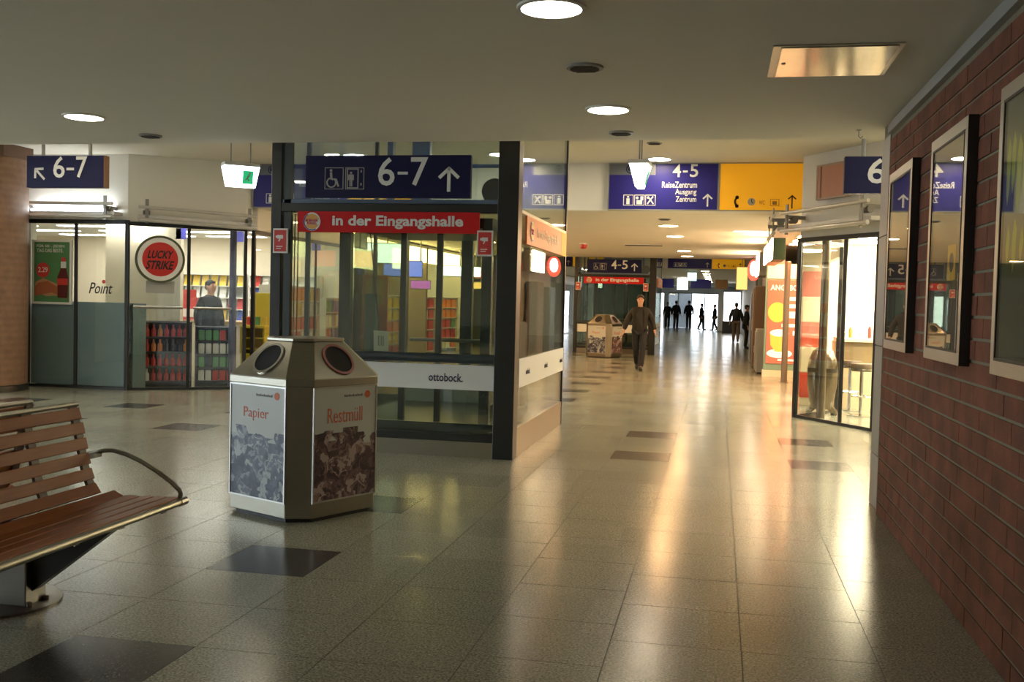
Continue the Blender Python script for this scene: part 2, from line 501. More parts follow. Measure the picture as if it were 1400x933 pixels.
_tc = {}
def text_data(txt, bold=0.0):
    k = (txt, bold)
    if k in _tc:
        return _tc[k]
    cu = bpy.data.curves.new('txt', 'FONT'); cu.body = txt; cu.size = 1.0; cu.resolution_u = 3
    cu.offset = bold; cu.fill_mode = 'BOTH'; cu.extrude = 0.0005
    o = bpy.data.objects.new('txt', cu); COL.objects.link(o)
    dg = bpy.context.evaluated_depsgraph_get()
    me = bpy.data.meshes.new_from_object(o.evaluated_get(dg))
    vs = [v.co.copy() for v in me.vertices]; fs = [tuple(p.vertices) for p in me.polygons]
    bpy.data.objects.remove(o); bpy.data.curves.remove(cu); bpy.data.meshes.remove(me)
    _tc[k] = (vs, fs)
    return _tc[k]

def lettering(parent, fr, txt, x0, x1, y0, y1, m, d=0.002, bold=0.0, label=None, name='lettering', slant=0.0):
    vs, fs = text_data(txt, bold)
    ax = min(v.x for v in vs); bx = max(v.x for v in vs); ay = min(v.y for v in vs); by = max(v.y for v in vs)
    mb = MB()
    out = []
    for v in vs:
        X = x0 + (v.x - ax) / (bx - ax) * (x1 - x0); Y = y0 + (v.y - ay) / (by - ay) * (y1 - y0)
        X += slant * (Y - y0)
        out.append(fr.p(X, Y, d + (0.0015 if v.z > 0 else -0.0005)))
    mb.add(out, fs)
    return make(name, mb, m, parent, label=label)
# ------------------------------------------------------------------ floor
HC = 2.90      # hall and corridor ceiling
AC = 3.60      # raised ceiling between
T = 0.57       # slab size
LX0 = 0.145    # a lane joint
fl_base = struct('floor', MB().box(-16, 9, -4, 73, -0.25, -0.003), JOINT)

def project(x, y, z=0.0):
    d = Vector((x, y, z - CAMZ)); zc = d.dot(_f)
    if zc < 0.3:
        return None
    return 700 + FPX * d.dot(_r) / zc, 466.5 - FPX * d.dot(_u) / zc, zc

DARK = set()
def lane_of(x):
    return math.floor((x - LX0) / T)
LANE_OFF = {lane_of(-0.68): 0.22, lane_of(1.0): 0.22}
def cell(x, y):
    k = lane_of(x); off = 3.36 + LANE_OFF.get(k, 0.0)
    return k, math.floor((y - off) / T)
for (x, y) in [(-2.41, 3.5), (-2.41, 5.3), (-2.41, 7.0), (-0.68, 10.1), (-0.68, 11.8), (1.0, 10.1), (1.0, 11.8),
               (-5.83, 10.45), (-7.5, 12.2), (-7.5, 10.5), (-9.2, 12.2), (-4.1, 12.1), (-5.83, 12.1)] + [(-2.41, 15.6 + 1.71 * k) for k in range(9)] + [(-4.1, 15.6 + 1.71 * k) for k in range(9)]:
    DARK.add(cell(x, y))
cells = []
for k in range(-28, 15):
    off = 3.36 + LANE_OFF.get(k, 0.0)
    x0 = LX0 + k * T
    for j in range(-13, 122):
        y0 = off + j * T
        if x0 < -16 or x0 + T > 9 or y0 + T > 73:
            continue
        p = project(x0 + T / 2, y0 + T / 2)
        vis = 0
        if p and -60 < p[0] < 1460 and -60 < p[1] < 1000 and not (x0 > 1.25 and y0 < 8.2):
            vis = 1.0 / (p[2] ** 3)
        cells.append((vis, x0, y0, (k, j) in DARK))
cells.sort(key=lambda c: -c[0])
G = 0.0022
def tile_mesh(name, m):
    mb = MB().box(-T / 2 + G, T / 2 - G, -T / 2 + G, T / 2 - G, -0.004, 0.0)
    me = bpy.data.meshes.new(name); me.from_pydata(mb.v, [], mb.f); me.materials.append(m)
    return me
tml, tmd = tile_mesh('floor_tile', FLOOR), tile_mesh('floor_tile_dark', FLOOR_DARK)
dark_cells = [c for c in cells if c[3] and c[0] > 0]
picked = (dark_cells + [c for c in cells if not c[3]])[:300]
rest = [c for c in cells if c not in set(picked)]
for v, x0, y0, dk in picked:
    o = bpy.data.objects.new('floor_tile', tmd if dk else tml)
    COL.objects.link(o); o.parent = fl_base
    o.location = (x0 + T / 2 - ORG['floor'].x, y0 + T / 2 - ORG['floor'].y, -ORG['floor'].z)
    if dk:
        o['label'] = 'dark charcoal floor tile'
def many_tiles(sel, name, m):
    mb = MB()
    for v, x0, y0, dk in sel:
        a, b, c, d = x0 + G, x0 + T - G, y0 + G, y0 + T - G
        mb.add([(a, c, 0), (b, c, 0), (b, d, 0), (a, d, 0), (a, c, -0.004), (b, c, -0.004), (b, d, -0.004), (a, d, -0.004)],
               [(0, 1, 2, 3), (4, 5, 1, 0), (5, 6, 2, 1), (6, 7, 3, 2), (7, 4, 0, 3)])
    return make(name, mb, m, fl_base, kind='stuff')
many_tiles([c for c in rest if not c[3]], 'floor_tiles', FLOOR)
if [c for c in rest if c[3]]:
    many_tiles([c for c in rest if c[3]], 'floor_tiles_dark', FLOOR_DARK)

# ------------------------------------------------------------------ brick wall on the right
WX = 1.19
wall = struct('wall_right', MB().box(WX + 0.008, WX + 0.35, -4, 7.85, 0, HC), MORTAR)
BL, BH, JV, JH = 0.26, 0.106, 0.004, 0.015
bm_full = MB().box(-0.011, 0.011, -(BL - JV) / 2, (BL - JV) / 2, -(BH - JH) / 2, (BH - JH) / 2)
bme = bpy.data.meshes.new('brick'); bme.from_pydata(bm_full.v, [], bm_full.f); bme.materials.append(BRICK)
bricks = []
ztop = 2.78
nrow = int(ztop / BH)
for r in range(nrow):
    zc = BH * (r + 0.5)
    yoff = 0.0 if r % 2 else BL / 2
    y = 7.85 - BL / 2 - yoff
    while y > -3.8:
        bricks.append((y, zc)); y -= BL
WORG = ORG['wall_right']
def hidden(y, z):
    return any(a + 0.16 < y < b - 0.16 and 1.32 < z < 2.40 for a, b in ((3.79, 4.65), (5.22, 6.08), (6.65, 7.51)))
vis = [b for b in bricks if b[0] > 3.6 and not hidden(*b)]
vis.sort(key=lambda b: b[0] + 0.4 * abs(b[1] - 1.0))
pick = vis[:300]; ps = set(pick)
for (y, z) in pick:
    o = bpy.data.objects.new('brick', bme); COL.objects.link(o); o.parent = wall
    o.location = (WX + 0.011 + rnd.uniform(-0.0015, 0.0015) - WORG.x, y - WORG.y, z - WORG.z)
mb = MB()
for r_ in range(nrow):
    if r_ % 2 == 0:      # half bricks closing the bond at the pillar
        zc = BH * (r_ + 0.5)
        mb.box(WX, WX + 0.02, 7.85 - BL / 2 + JV / 2, 7.85, zc - (BH - JH) / 2, zc + (BH - JH) / 2)
for (y, z) in bricks:
    if (y, z) in ps:
        continue
    mb.box(WX + rnd.uniform(-0.0015, 0.0015), WX + 0.02, y - (BL - JV) / 2, y + (BL - JV) / 2, z - (BH - JH) / 2, z + (BH - JH) / 2)
make('bricks', mb, BRICK, wall, kind='stuff')
struct('trim_1', MB().box(WX - 0.03, WX + 0.02, -4, 7.80, 2.785, 2.85), GREYP)
# steel clad pillar that ends the wall
pil = struct('wall_end_pillar', MB().box(1.188, 1.62, 7.86, 8.22, 0, 0.02), STEELD)
zz = [0.02, 0.42, 1.24, 2.06, 2.80]
for i in range(4):
    make('cladding_panel', MB().box(1.188, 1.62, 7.86, 8.22, zz[i] + 0.004, zz[i + 1] - 0.004), GREYP, pil, bevel=0.004)
make('core', MB().box(1.20, 1.60, 7.875, 8.205, 0, 2.90), BLACKM, pil)
struct('wall_side', MB().box(1.62, 9, 7.86, 8.2, 0, AC), WHITE)

# ------------------------------------------------------------------ ceilings and outer walls
struct('ceiling_hall', MB().box(-13.3, 1.6, -4, 8.72, HC, AC), CEIL)
struct('ceiling', MB().box(-13.3, 9.3, 8.72, 14.0, AC, AC + 0.2).box(-16.3, 9.3, 14.0, 73, AC, AC + 0.2), CEIL)
struct('ceiling_corridor', MB().box(-16, 9, 15.5, 30.3, HC, AC), CEIL)
struct('ceiling_far', MB().box(-16, 9, 38.8, 73, HC, AC), CEIL)
struct('wall_back', MB().box(-13.3, 1.6, -4.2, -4, 0, HC), CREAM)
struct('wall_left', MB().box(-13.3, -13, 6.0, 8.72, 0, HC).box(-16.3, -16, 13.9, 73, 0, AC).box(-13.3, -13, 8.9, 14.0, 3.5, AC), CREAM)
struct('ground_left', MB().box(-50, -13.3, -20, 13.9, -.3, -.02), mat('outside_paving', (.55, .56, .58), .8))
struct('wall_far_right', MB().box(9, 9.3, 7.86, 73, 0, AC), CREAM)
HDR = 15.2
struct('header', MB().box(-7.36, 1.16, HDR, HDR + 0.3, HC, AC), WHITE)
HD2 = 38.5
struct('header_second', MB().box(-7.36, 1.16, HD2, HD2 + 0.3, HC, AC), WHITE)

# left shop: front in two planes
LA, LB, LC, LD = (-10.56, 14.05), (-8.85, 14.05), (-7.42, 15.08), (-7.36, 15.2)
m_ = MB().wallseg((-16, 14.05), (-10.56, 14.05), 0, AC, 0.2).wallseg(LA, LB, 2.60, AC, 0.15).wallseg(LB, LC, 2.58, AC, 0.15).wallseg(LC, LD, 2.58, AC, 0.1)
struct('wall_shop_left', m_, WHITE)
struct('wall_shop_left_back', MB().box(-16, -7.36, 20.4, 20.6, 0, HC), CREAM)
struct('ceiling_shop_left', MB().prism([(-16, 14.25), (-10.5, 14.25), (-8.92, 14.22), (-7.5, 15.25), (-7.5, 20.4), (-16, 20.4)], 2.72, 2.80), WHITE)
struct('wall_shop_left_side', MB().box(-7.40, -7.30, 15.25, 20.4, 2.55, HC), WHITE)
struct('wall_shop_partition', MB().box(-10.3, -8.9, 15.7, 15.8, 0, 2.72), CREAM)

# right shop
RA, RB, RC_ = (1.93, 13.25), (1.08, 14.58), (1.75, 15.6)
m_ = MB().wallseg((9, 13.25), RA, 2.48, AC, -0.15).wallseg(RA, RB, 2.48, AC, -0.15).wallseg(RB, (1.14, 15.22), 2.48, AC, -0.06)
struct('wall_shop_right', m_, WHITE)
struct('wall_shop_right_back', MB().box(1.75, 9, 18.0, 18.15, 0, HC), WHITE)
struct('wall_shop_right_side', MB().box(1.75, 1.85, 15.7, 18.0, 2.3, HC), WHITE)
struct('ceiling_shop_right', MB().prism([(2.0, 13.4), (9, 13.4), (9, 18.0), (1.8, 18.0), (1.75, 15.6), (1.2, 14.7)], 2.62, 2.70), WHITE)

# ------------------------------------------------------------------ glazing
def pane_wall(name, a, b, z0, z1, cuts, gm, fm, fw=0.05, post_at=()):
    """glazed front from a to b; cuts are fractions where the panes meet"""
    a = Vector((*a, 0)); b = Vector((*b, 0)); L = (b - a).length; d = (b - a).normalized()
    mb = MB()
    mb.beam(a + Vector((0, 0, z0 + 0.02)), b + Vector((0, 0, z0 + 0.02)), 0.05, 0.04)
    mb.beam(a + Vector((0, 0, z1 - 0.03)), b + Vector((0, 0, z1 - 0.03)), 0.06, 0.06)
    root = struct(name, mb, fm)
    fr = [0.0] + list(cuts) + [1.0]
    for i, t in enumerate(fr):
        w = 0.06 if t in (0.0, 1.0) else 0.025
        q = a + d * (L * t)
        make('mullion', MB().beam(q + Vector((0, 0, z0)), q + Vector((0, 0, z1)), w, 0.05, up=d), fm, root)
    for i in range(len(fr) - 1):
        p = a + d * (L * fr[i] + 0.014); q = a + d * (L * fr[i + 1] - 0.014)
        make('pane', MB().beam(p + Vector((0, 0, (z0 + z1) / 2)), q + Vector((0, 0, (z0 + z1) / 2)), 0.010, z1 - z0 - 0.08), gm, root)
    return root
FILM = mat('teal_film', (.13, .18, .19), .55)
w1 = pane_wall('window_1', LA, LB, 0, 2.60, [0.49], GLASS, BLACKM)
for (xa, xb) in ((-10.50, -9.745), (-9.695, -8.90)):
    make('privacy_film', MB().box(xa, xb, 14.060, 14.064, .05, 1.34), glass_film(), w1, label='grey teal film on the lower glass')
w2 = pane_wall('window_2', LB, LC, 0, 2.58, [0.51], GLASS, BLACKM)
pane_wall('window_3', (-7.36, 15.25), (-7.36, 20.4), 0, 2.55, [0.25, 0.5, 0.75], GLASS, BLACKM)
w4 = pane_wall('window_4', RB, RA, 0, 2.48, [0.60], GLASS, BLACKM)
pane_wall('window_5', RB, RC_, 0, 2.48, [], GLASS, BLACKM)
pane_wall('window_8', (-13.1, 8.8), (-13.1, 13.9), 0, 3.5, [.25, .5, .75], GLASS, GREYP)
pane_wall('window_9', (-13.1, -3.9), (-13.1, 5.95), 0, 2.88, [.2, .4, .6, .8], GLASS, GREYP)
pane_wall('window_6', RA, (9, 13.25), 0, 2.48, [0.2, 0.4, 0.6, 0.8], GLASS, BLACKM)

# ------------------------------------------------------------------ ceiling fittings
def downlight(x, y, z, r, lens, label, group):
    t = thing('downlight', label, 'ceiling light', (x, y, z), 0, group)
    make('ring', MB().lathe([(r + 0.02, 0.0), (r + 0.02, -0.012), (r, -0.014), (r, -0.002)], seg=28, cap=False), WHITE, t, world=False, smooth=True)
    make('lens', MB().lathe([(r, -0.006), (r, -0.012), (r * 0.85, -0.018)], seg=28), lens, t, world=False)
    return t
g = 'round downlights of the front hall'
downlight(-0.82, 4.80, HC, 0.145, E_D, 'large round glowing ceiling light cut by the top edge of the picture', g)
downlight(-0.82, 7.32, HC, 0.145, E_D, 'round glowing hall ceiling light between two dark round grilles', g)
downlight(-5.02, 7.34, HC, 0.145, E_D, 'round glowing hall ceiling light at the far left above the brick pillar', g)
for (x, y) in ((-5.02, 4.8), (-5.02, 2.3), (-0.82, 2.3), (-0.82, -0.5), (-5.02, -0.5), (-9.2, 7.3), (-9.2, 4.8), (-9.2, 2.3)):
    downlight(x, y, HC, 0.145, E_D, 'round hall ceiling light outside the picture', g + ' outside the view')
g = 'round downlights of the raised ceiling'
downlight(-0.90, 14.73, AC, 0.16, E_A, 'round ceiling light just in front of the blue platform sign', g)
downlight(-5.30, 14.25, AC, 0.16, E_A, 'round ceiling light seen through the glass lift shaft', g)
for (x, y) in ((-0.9, 11.5), (-5.3, 11.5), (3.2, 11.0), (-9.3, 11.5), (3.2, 9.2), (5.4, 11.0), (-3.1, 14.2), (-7.3, 9.6), (5.4, 9.2)):  # unseen lights, the outer ones added to brighten the header signs
    downlight(x, y, AC, 0.16, E_A, 'added round light of the raised ceiling unseen behind the hall ceiling', g + ' out of view')
g = 'round downlights of the corridor'
corr = [(17.9, 'nearest round light on the corridor ceiling'), (20.6, 'second round light on the corridor ceiling'),
        (26.0, 'third round light on the corridor ceiling'), (28.7, 'farthest round light on the first corridor ceiling')]
for y, lb in corr:
    downlight(-0.9, y, HC, 0.16, E_C, lb, g)
for (x, y) in ((-5.3, 17.9), (-5.3, 20.6), (-5.3, 23.3), (-5.3, 26.0), (-5.3, 28.7)):
    downlight(x, y, HC, 0.16, E_C, 'round light of the left corridor aisle hidden behind the lift', g + ' left aisle')
for i, y in enumerate((33.0, 36.0)):
    downlight(-0.9, y, AC, 0.16, E_A, 'round light of the second raised ceiling', 'round downlights of the second raised ceiling')
g = 'lights in a row above the far corridor'
for i, y in enumerate((40.5, 43.5, 46.5, 49.5, 52.5, 55.5, 58.5)):
    downlight(-0.55, y, HC, 0.16, E_A, 'one of the row of far ceiling lights leading to the exit', g)
    downlight(-5.3, y, HC, 0.16, E_A, 'round ceiling light of the far left aisle', g + ' left aisle')

def grille(x, y, z, r, label):
    t = thing('ceiling_grille', label, 'ceiling vent', (x, y, z), 0, 'dark round ceiling grilles')
    make('rim', MB().lathe([(r, 0), (r, -0.012), (r * 0.85, -0.014)], seg=24), GREYP, t, world=False, smooth=True)
    mb = MB()
    for k in range(-3, 4):
        w = math.sqrt(max(0.01, 1 - (k * 0.25) ** 2)) * r * 0.78
        mb.box(-w, w, k * 0.25 * r * 0.8 - 0.004, k * 0.25 * r * 0.8 + 0.004, -0.020, -0.014)
    make('slats', mb, RUBBER, t, world=False)
grille(-0.82, 6.02, HC, 0.11, 'dark round grille in the hall ceiling between the two lights')
grille(-0.82, 8.32, HC, 0.10, 'dark round grille near the edge of the hall ceiling beside the light')
grille(-4.99, 8.26, HC, 0.10, 'dark round grille in the hall ceiling at the left')
grille(-0.88, 13.3, AC, 0.10, 'dark round grille in the raised ceiling')
grille(-0.90, 16.6, HC, 0.10, 'dark round grille in the corridor ceiling just past the blue sign')

t = thing('access_panel', 'shiny metal access panel in the hall ceiling reflecting warm light', 'ceiling panel', (0.575, 5.99, HC))
make('frame', MB().box(-0.335, 0.335, -0.37, 0.37, -0.008, 0.0), ALU, t, world=False, bevel=0.003)
make('panel', MB().box(-0.29, 0.31, -0.345, 0.345, -0.014, -0.008), CHROME, t, world=False, bevel=0.003)
make('lock', MB().lathe([(0.012, -0.014), (0.012, -0.018)], (-0.26, 0.0, 0), 12), STEELD, t, world=False)

def slot(x, y, w, d, z, label, m=RUBBER):
    t = thing('ceiling_slot', label, 'ceiling vent', (x, y, z))
    make('frame', MB().box(-w / 2, w / 2, -d / 2, d / 2, -0.01, 0), WHITE, t, world=False)
    for k in range(4):
        yy = -d / 2 + d * (k + 0.5) / 4
        make('slat', MB().box(-w / 2 + 0.02, w / 2 - 0.02, yy - d * 0.07, yy + d * 0.07, -0.016, -0.01), m, t, world=False)
slot(0.50, 19.0, 0.6, 0.25, HC, 'slatted lit grille in the corridor ceiling by the snack bars', mat('grille_lit', (.9, .92, 1.0), emit=.7))
slot(-1.75, 23.8, 0.9, 0.35, HC, 'dark slatted vent in the corridor ceiling')
t = thing('fire_alarm', 'small red alarm box under the corridor ceiling', 'alarm', (-3.1, 23.4, HC))
make('base', MB().lathe([(0.10, 0), (0.10, -0.03)], seg=16), WHITE, t, world=False)
make('dome', MB().lathe([(0.08, -0.03), (0.08, -0.10), (0.05, -0.13)], seg=16), REDP, t, world=False, smooth=True)
t = thing('ceiling_hook', 'small hook hanging from the ceiling by the wall end', 'hook', (1.02, 8.3, HC))
make('plate', MB().lathe([(0.02, 0), (0.02, -0.008)], seg=10), STEELD, t, world=False)
make('hook', MB().tube([(0, 0, -0.008), (0, 0, -0.05), (0.015, 0, -0.065), (0.03, 0, -0.05)], 0.005, 6), STEELD, t, world=False)
# ------------------------------------------------------------------ sign helpers
def wheelchair(fr, mb, x0, y0, s, d0=0.0, d1=0.004):
    fr.frame(mb, x0, y0, x0 + s, y0 + s * 1.1, s * 0.03, d0, d1)
    fr.disc(mb, x0 + .33 * s, y0 + .95 * s, .07 * s, .07 * s, d0, d1, 12)
    fr.line(mb, (x0 + .33 * s, y0 + .86 * s), (x0 + .36 * s, y0 + .50 * s), .12 * s, d0, d1)
    fr.line(mb, (x0 + .33 * s, y0 + .52 * s), (x0 + .62 * s, y0 + .50 * s), .09 * s, d0, d1)
    fr.line(mb, (x0 + .60 * s, y0 + .52 * s), (x0 + .74 * s, y0 + .14 * s), .09 * s, d0, d1)
    fr.ring(mb, x0 + .36 * s, y0 + .34 * s, .27 * s, .20 * s, d0, d1, 18, math.radians(110), math.radians(390))
def liftman(fr, mb, x0, y0, s, d0=0.0, d1=0.004):
    fr.frame(mb, x0, y0, x0 + s, y0 + s * 1.1, s * 0.03, d0, d1)
    fr.frame(mb, x0 + .08 * s, y0 + .05 * s, x0 + .70 * s, y0 + 1.05 * s, .05 * s, d0, d1)
    person_icon(fr, mb, x0 + .30 * s, y0 + .14 * s, .75 * s, d0, d1)
    for k in (0.2, 0.85):
        fr.line(mb, (x0 + .84 * s, y0 + k * s), (x0 + .84 * s, y0 + (k + .12) * s), .06 * s, d0, d1)
def person_icon(fr, mb, cx, y0, h, d0=0.0, d1=0.004):
    fr.disc(mb, cx, y0 + .92 * h, .08 * h, .08 * h, d0, d1, 12)
    fr.rect(mb, cx - .13 * h, y0 + .45 * h, cx + .13 * h, y0 + .82 * h, d0, d1)
    fr.rect(mb, cx - .10 * h, y0, cx - .015 * h, y0 + .45 * h, d0, d1)
    fr.rect(mb, cx + .015 * h, y0, cx + .10 * h, y0 + .45 * h, d0, d1)
    fr.rect(mb, cx - .20 * h, y0 + .42 * h, cx - .145 * h, y0 + .80 * h, d0, d1)
    fr.rect(mb, cx + .145 * h, y0 + .42 * h, cx + .20 * h, y0 + .80 * h, d0, d1)
def burger_logo(parent, fr, cx, cy, r, d=0.003):
    e = make('emblem', fr.disc(MB(), cx, cy, r, r * 1.02, d, d + .002), SIGNW, parent, label='round white emblem with red letters between two bun halves')
    m1 = MB(); fr.ring(m1, cx, cy, r * 0.98, r * 0.86, d + .002, d + .004, 20, math.radians(120), math.radians(300))
    make('crescent', m1, mat('emblem_blue', (0.03, 0.07, 0.35), 0.4), e)
    bun = mat('bun_yellow', (0.72, 0.36, 0.08), 0.4)
    pts = [(cx + .78 * r * math.cos(a), cy + .26 * r + .58 * r * math.sin(a)) for a in [math.pi * k / 12 for k in range(13)]]
    make('bun', fr.poly(MB(), pts, d + .002, d + .004), bun, e)
    pts = [(cx + .72 * r * math.cos(a), cy - .34 * r - .46 * r * math.sin(a)) for a in [math.pi * k / 12 for k in range(13)]][::-1]
    make('bun', fr.poly(MB(), pts, d + .002, d + .004), bun, e)
    lettering(e, fr, 'BURGER', cx - .74 * r, cx + .74 * r, cy - .02 * r, cy + .24 * r, RED, d + .0045, 0.02)
    lettering(e, fr, 'KING', cx - .55 * r, cx + .55 * r, cy - .32 * r, cy - .05 * r, RED, d + .0045, 0.02)

def hanging_sign(name, label, x0, x1, y, z0, z1, rods, zc, m=NAVY, edge=None):
    t = thing(name, label, 'sign', ((x0 + x1) / 2, y, z0))
    make('board', MB().box(x0, x1, y, y + 0.10, z0, z1), m, t, bevel=0.004)
    if edge:
        make('edge_strip', MB().box(x1, x1 + 0.012, y + 0.002, y + 0.098, z0, z1), edge, t)
    for rx in rods:
        make('hanger', MB().tube([(rx, y + 0.05, z1), (rx, y + 0.05, zc)], 0.022, 10), GREYP, t)
    return t

# ------------------------------------------------------------------ lifts
def lift(F, nums, near):
    XL, XR, D = -4.36, -1.87, 3.1
    B = F + D
    pl = 'foreground' if near else 'distant'
    t = thing('elevator_shaft', ('large glass lift shaft with black posts behind the steel bin' if near else 'distant glass lift shaft with black posts behind the walking man'), 'elevator', (XL + (XR - XL) / 2, F + D / 2, 0), 0, 'glass lift shafts')
    # posts
    make('corner_post', MB().box(XL, XL + .11, F, F + .12, 0, AC), BLACKM, t, bevel=.006)
    make('corner_post', MB().box(XR - .20, XR, F, F + .20, 0, AC), BLACKM, t, bevel=.006)
    make('corner_post', MB().box(XR - .04, XR, B - .05, B, 0, AC), BLACKM, t)
    make('corner_post', MB().box(XL, XL + .04, B - .05, B, 0, AC), BLACKM, t)
    make('cover_strip', MB().box(XL + .13, XL + .20, F + .02, F + .08, .98, AC), DARKT, t)
    # base
    make('base_panel', MB().box(XL + .11, XR - .20, F + .03, F + .10, 0, .15), STEEL, t, label='brushed steel base panel')
    make('base_panel', MB().box(XR - .04, XR - .005, F + .20, B - .05, 0, .28), STEEL, t)
    make('base_panel', MB().box(XL + .005, XL + .04, F + .12, B - .05, 0, .28), STEEL, t)
    make('base_panel', MB().box(XL + .04, XR - .04, B - .05, B - .01, 0, .28), STEEL, t)
    make('bottom_rail', MB().box(XL + .11, XR - .20, F + .01, F + .11, .15, .225), BLACKM, t, bevel=.008)
    make('inner_rail', MB().box(XL + .11, XR - .20, F + .20, F + .26, .23, .30), DARKT, t)
    make('handrail', MB().tube([(XL + .11, F + .03, .945), (XR - .20, F + .03, .945)], .046, 14), DARKT, t, smooth=True)
    make('beam', MB().box(XL + .11, XR - .20, F + .0, F + .12, 2.335, 2.42), BLACKM, t, bevel=.006)
    make('beam_cap', MB().box(XL + .11, XR - .20, F + .02, F + .12, 2.42, 2.46), BLUEFR, t)
    make('side_transom', MB().box(XR - .03, XR, F + .20, B - .05, 2.355, 2.385), ALU, t)
    make('side_transom', MB().box(XL, XL + .03, F + .12, B - .05, 2.355, 2.385), ALU, t)
    # glass
    for (a, b, gm) in ((.225, .90, GLASSG), (.99, 2.335, GLASSG), (2.46, AC - .02, GLASSB)):
        make('glass_pane', MB().box(XL + .11, XR - .20, F + .055, F + .067, a, b), gm, t)
    for (a, b, gm) in ((.28, 2.355, GLASS), (2.385, AC - .02, GLASSB)):
        make('glass_pane', MB().box(XR - .022, XR - .010, F + .20, B - .05, a, b), gm, t)
        make('glass_pane', MB().box(XL + .010, XL + .022, F + .12, B - .05, a, b), gm, t)
    make('glass_pane', MB().box(XL + .04, XR - .04, B - .035, B - .023, .28, AC - .02), GLASSG, t)
    # white printed band
    bd = make('printed_band', MB().box(XL + .11, XR - .205, F + .040, F + .052, .645, .885), SIGNW, t, label='white band with dark lettering')
    fr = Fr((XL + .11, F + .040, .645), (1, 0, 0))
    if near:
        lettering(bd, fr, 'ottobock.', 1.53, 1.87, .075, .155, mat('ink_navy', (.015, .015, .06), .5), bold=.012)
    b2 = make('printed_band', MB().box(XR - .006, XR + .004, F + .21, B - .05, .67, .95), SIGNW, t, label='white side band')
    fr2 = Fr((XR + .004, F + .21, .67), (0, 1, 0))
    for yy in (.35, 1.45, 2.55):
        lettering(b2, fr2, 'ottobock.', yy, yy + .22, .11, .165, mat('ink_navy', (.015, .015, .06), .5), bold=.012)
    # guide rails in the shaft
    for x, w in ((XL + .30, .07), (XL + .62, .22), (XR - .62, .06)):
        make('guide_rail', MB().box(x, x + w, B - .45, B - .35, 2.35, AC), BLUEFR, t)
    make('guide_rail', MB().box(XL + .24, XL + .28, F + .30, F + .34, .3, AC), BLUEFR, t)
    make('shaft_brace', MB().box(XL + .62, XR - .62, B - .42, B - .38, 3.12, 3.16), BLUEFR, t)
    make('pulley', MB().tube([(XR - .36, F + .55, 2.60), (XR - .36, F + .62, 2.60)], .13, 18), STEELD, t, smooth=True)
    for x in (XL + .16, XL + .195):
        make('cable', MB().tube([(x, F + .22, .3), (x, F + .22, 2.33)], .006, 6), RUBBER, t)
    make('cable', MB().tube([(XL + .82, F + .6, 2.2), (XL + .96, F + .6, 1.0)], .006, 6), RUBBER, t)
    # cabin
    c = thing('elevator_car', ('glass lift cabin with dark door posts inside the large shaft' if near else 'dim lift cabin inside the distant shaft'), 'elevator car', ((XL + XR) / 2, F + 1.7, 0.25), 0, 'lift cabins')
    x0, x1, y0, y1 = XL + .56, XR - .34, F + .42, B - .55
    make('car_floor', MB().box(x0, x1, y0, y1, .17, .27), DARKT, c)
    make('car_roof', MB().box(x0, x1, y0, y1, 2.22, 2.32), DARKT, c)
    for (px, py, w) in ((x0, y0, .12), (x1 - .10, y0, .10), (x0, y1 - .08, .08), (x1 - .08, y1 - .08, .08), (x0 + .75, y1 - .06, .14)):
        make('post', MB().box(px, px + w, py, py + .08, .27, 2.22), DARKT if px != x0 or py != y0 else BLACKM, c)
    make('door_post', MB().box(x0 + .62, x0 + .68, y0 + .10, y0 + .14, .27, 2.22), DARKT, c)
    make('door_post', MB().box(x0 + 1.0, x0 + 1.06, y0 + .10, y0 + .14, .27, 2.22), BLACKM, c)
    make('car_glass', MB().box(x0 + .12, x0 + .62, y0 + .11, y0 + .12, .27, 2.22), GLASSG, c)
    make('car_glass', MB().box(x0 + .04, x1 - .04, y1 - .04, y1 - .03, .27, 2.22), GLASSG, c)
    make('car_glass', MB().box(x1 - .05, x1 - .04, y0 + .1, y1 - .1, .27, 2.22), GLASSG, c)
    make('car_glass', MB().box(x0 + .04, x0 + .05, y0 + .1, y1 - .1, .27, 2.22), GLASSG, c)
    make('car_handrail', MB().tube([(x0 + .15, y1 - .12, 1.02), (x1 - .15, y1 - .12, 1.02)], .022, 8), ALU, c)
    make('kick_plate', MB().box(x0 + .08, x1 - .08, y1 - .10, y1 - .06, .27, .52), GREYP, c)
    if near:
        make('control_column', MB().box(x0 + .10, x0 + .22, y0 + .5, y0 + .6, .27, 1.55), mat('panel_bluegrey', (.22, .30, .36), .4), c)
        n = thing('paper_notice', 'small paper notice leaning behind the lift handrail', 'notice', (-3.24, F + .10, .99))
        fr = Fr((-3.30, F + .095, .99), (.98, .0, -.03), (-.06, .12, .99))
        make('sheet', fr.rect(MB(), 0, 0, .15, .20, 0, .004), PAPER, n)
        mb = MB()
        for k in range(4):
            fr.rect(mb, .045 + .017 * k, .05, .053 + .017 * k, .15, .004, .006)
        make('print', mb, mat('print_grey', (.15, .15, .14), .6), n)
    # signs on the shaft
    sw, sh = 1.65, .405
    st = thing('platform_sign', ('dark blue lift sign reading 6-7 above the red banner' if near else 'distant dark blue lift sign reading 4-5 above a red banner'), 'sign', (-3.145, F - .06, 2.465), 0, 'lift signs')
    make('board', MB().box(-3.97, -2.32, F - .08, F - .02, 2.465, 2.87), NAVY, st, bevel=.004)
    for x in (-3.6, -2.7):
        make('bracket', MB().box(x, x + .03, F - .025, F + .052, 2.50, 2.80), STEELD, st)
    fr = Fr((-3.97, F - .08, 2.465), (1, 0, 0))
    mb = MB(); wheelchair(fr, mb, .20, .08, .19); make('pictogram', mb, mat('sign_grey', (.42, .40, .38), .4), st)
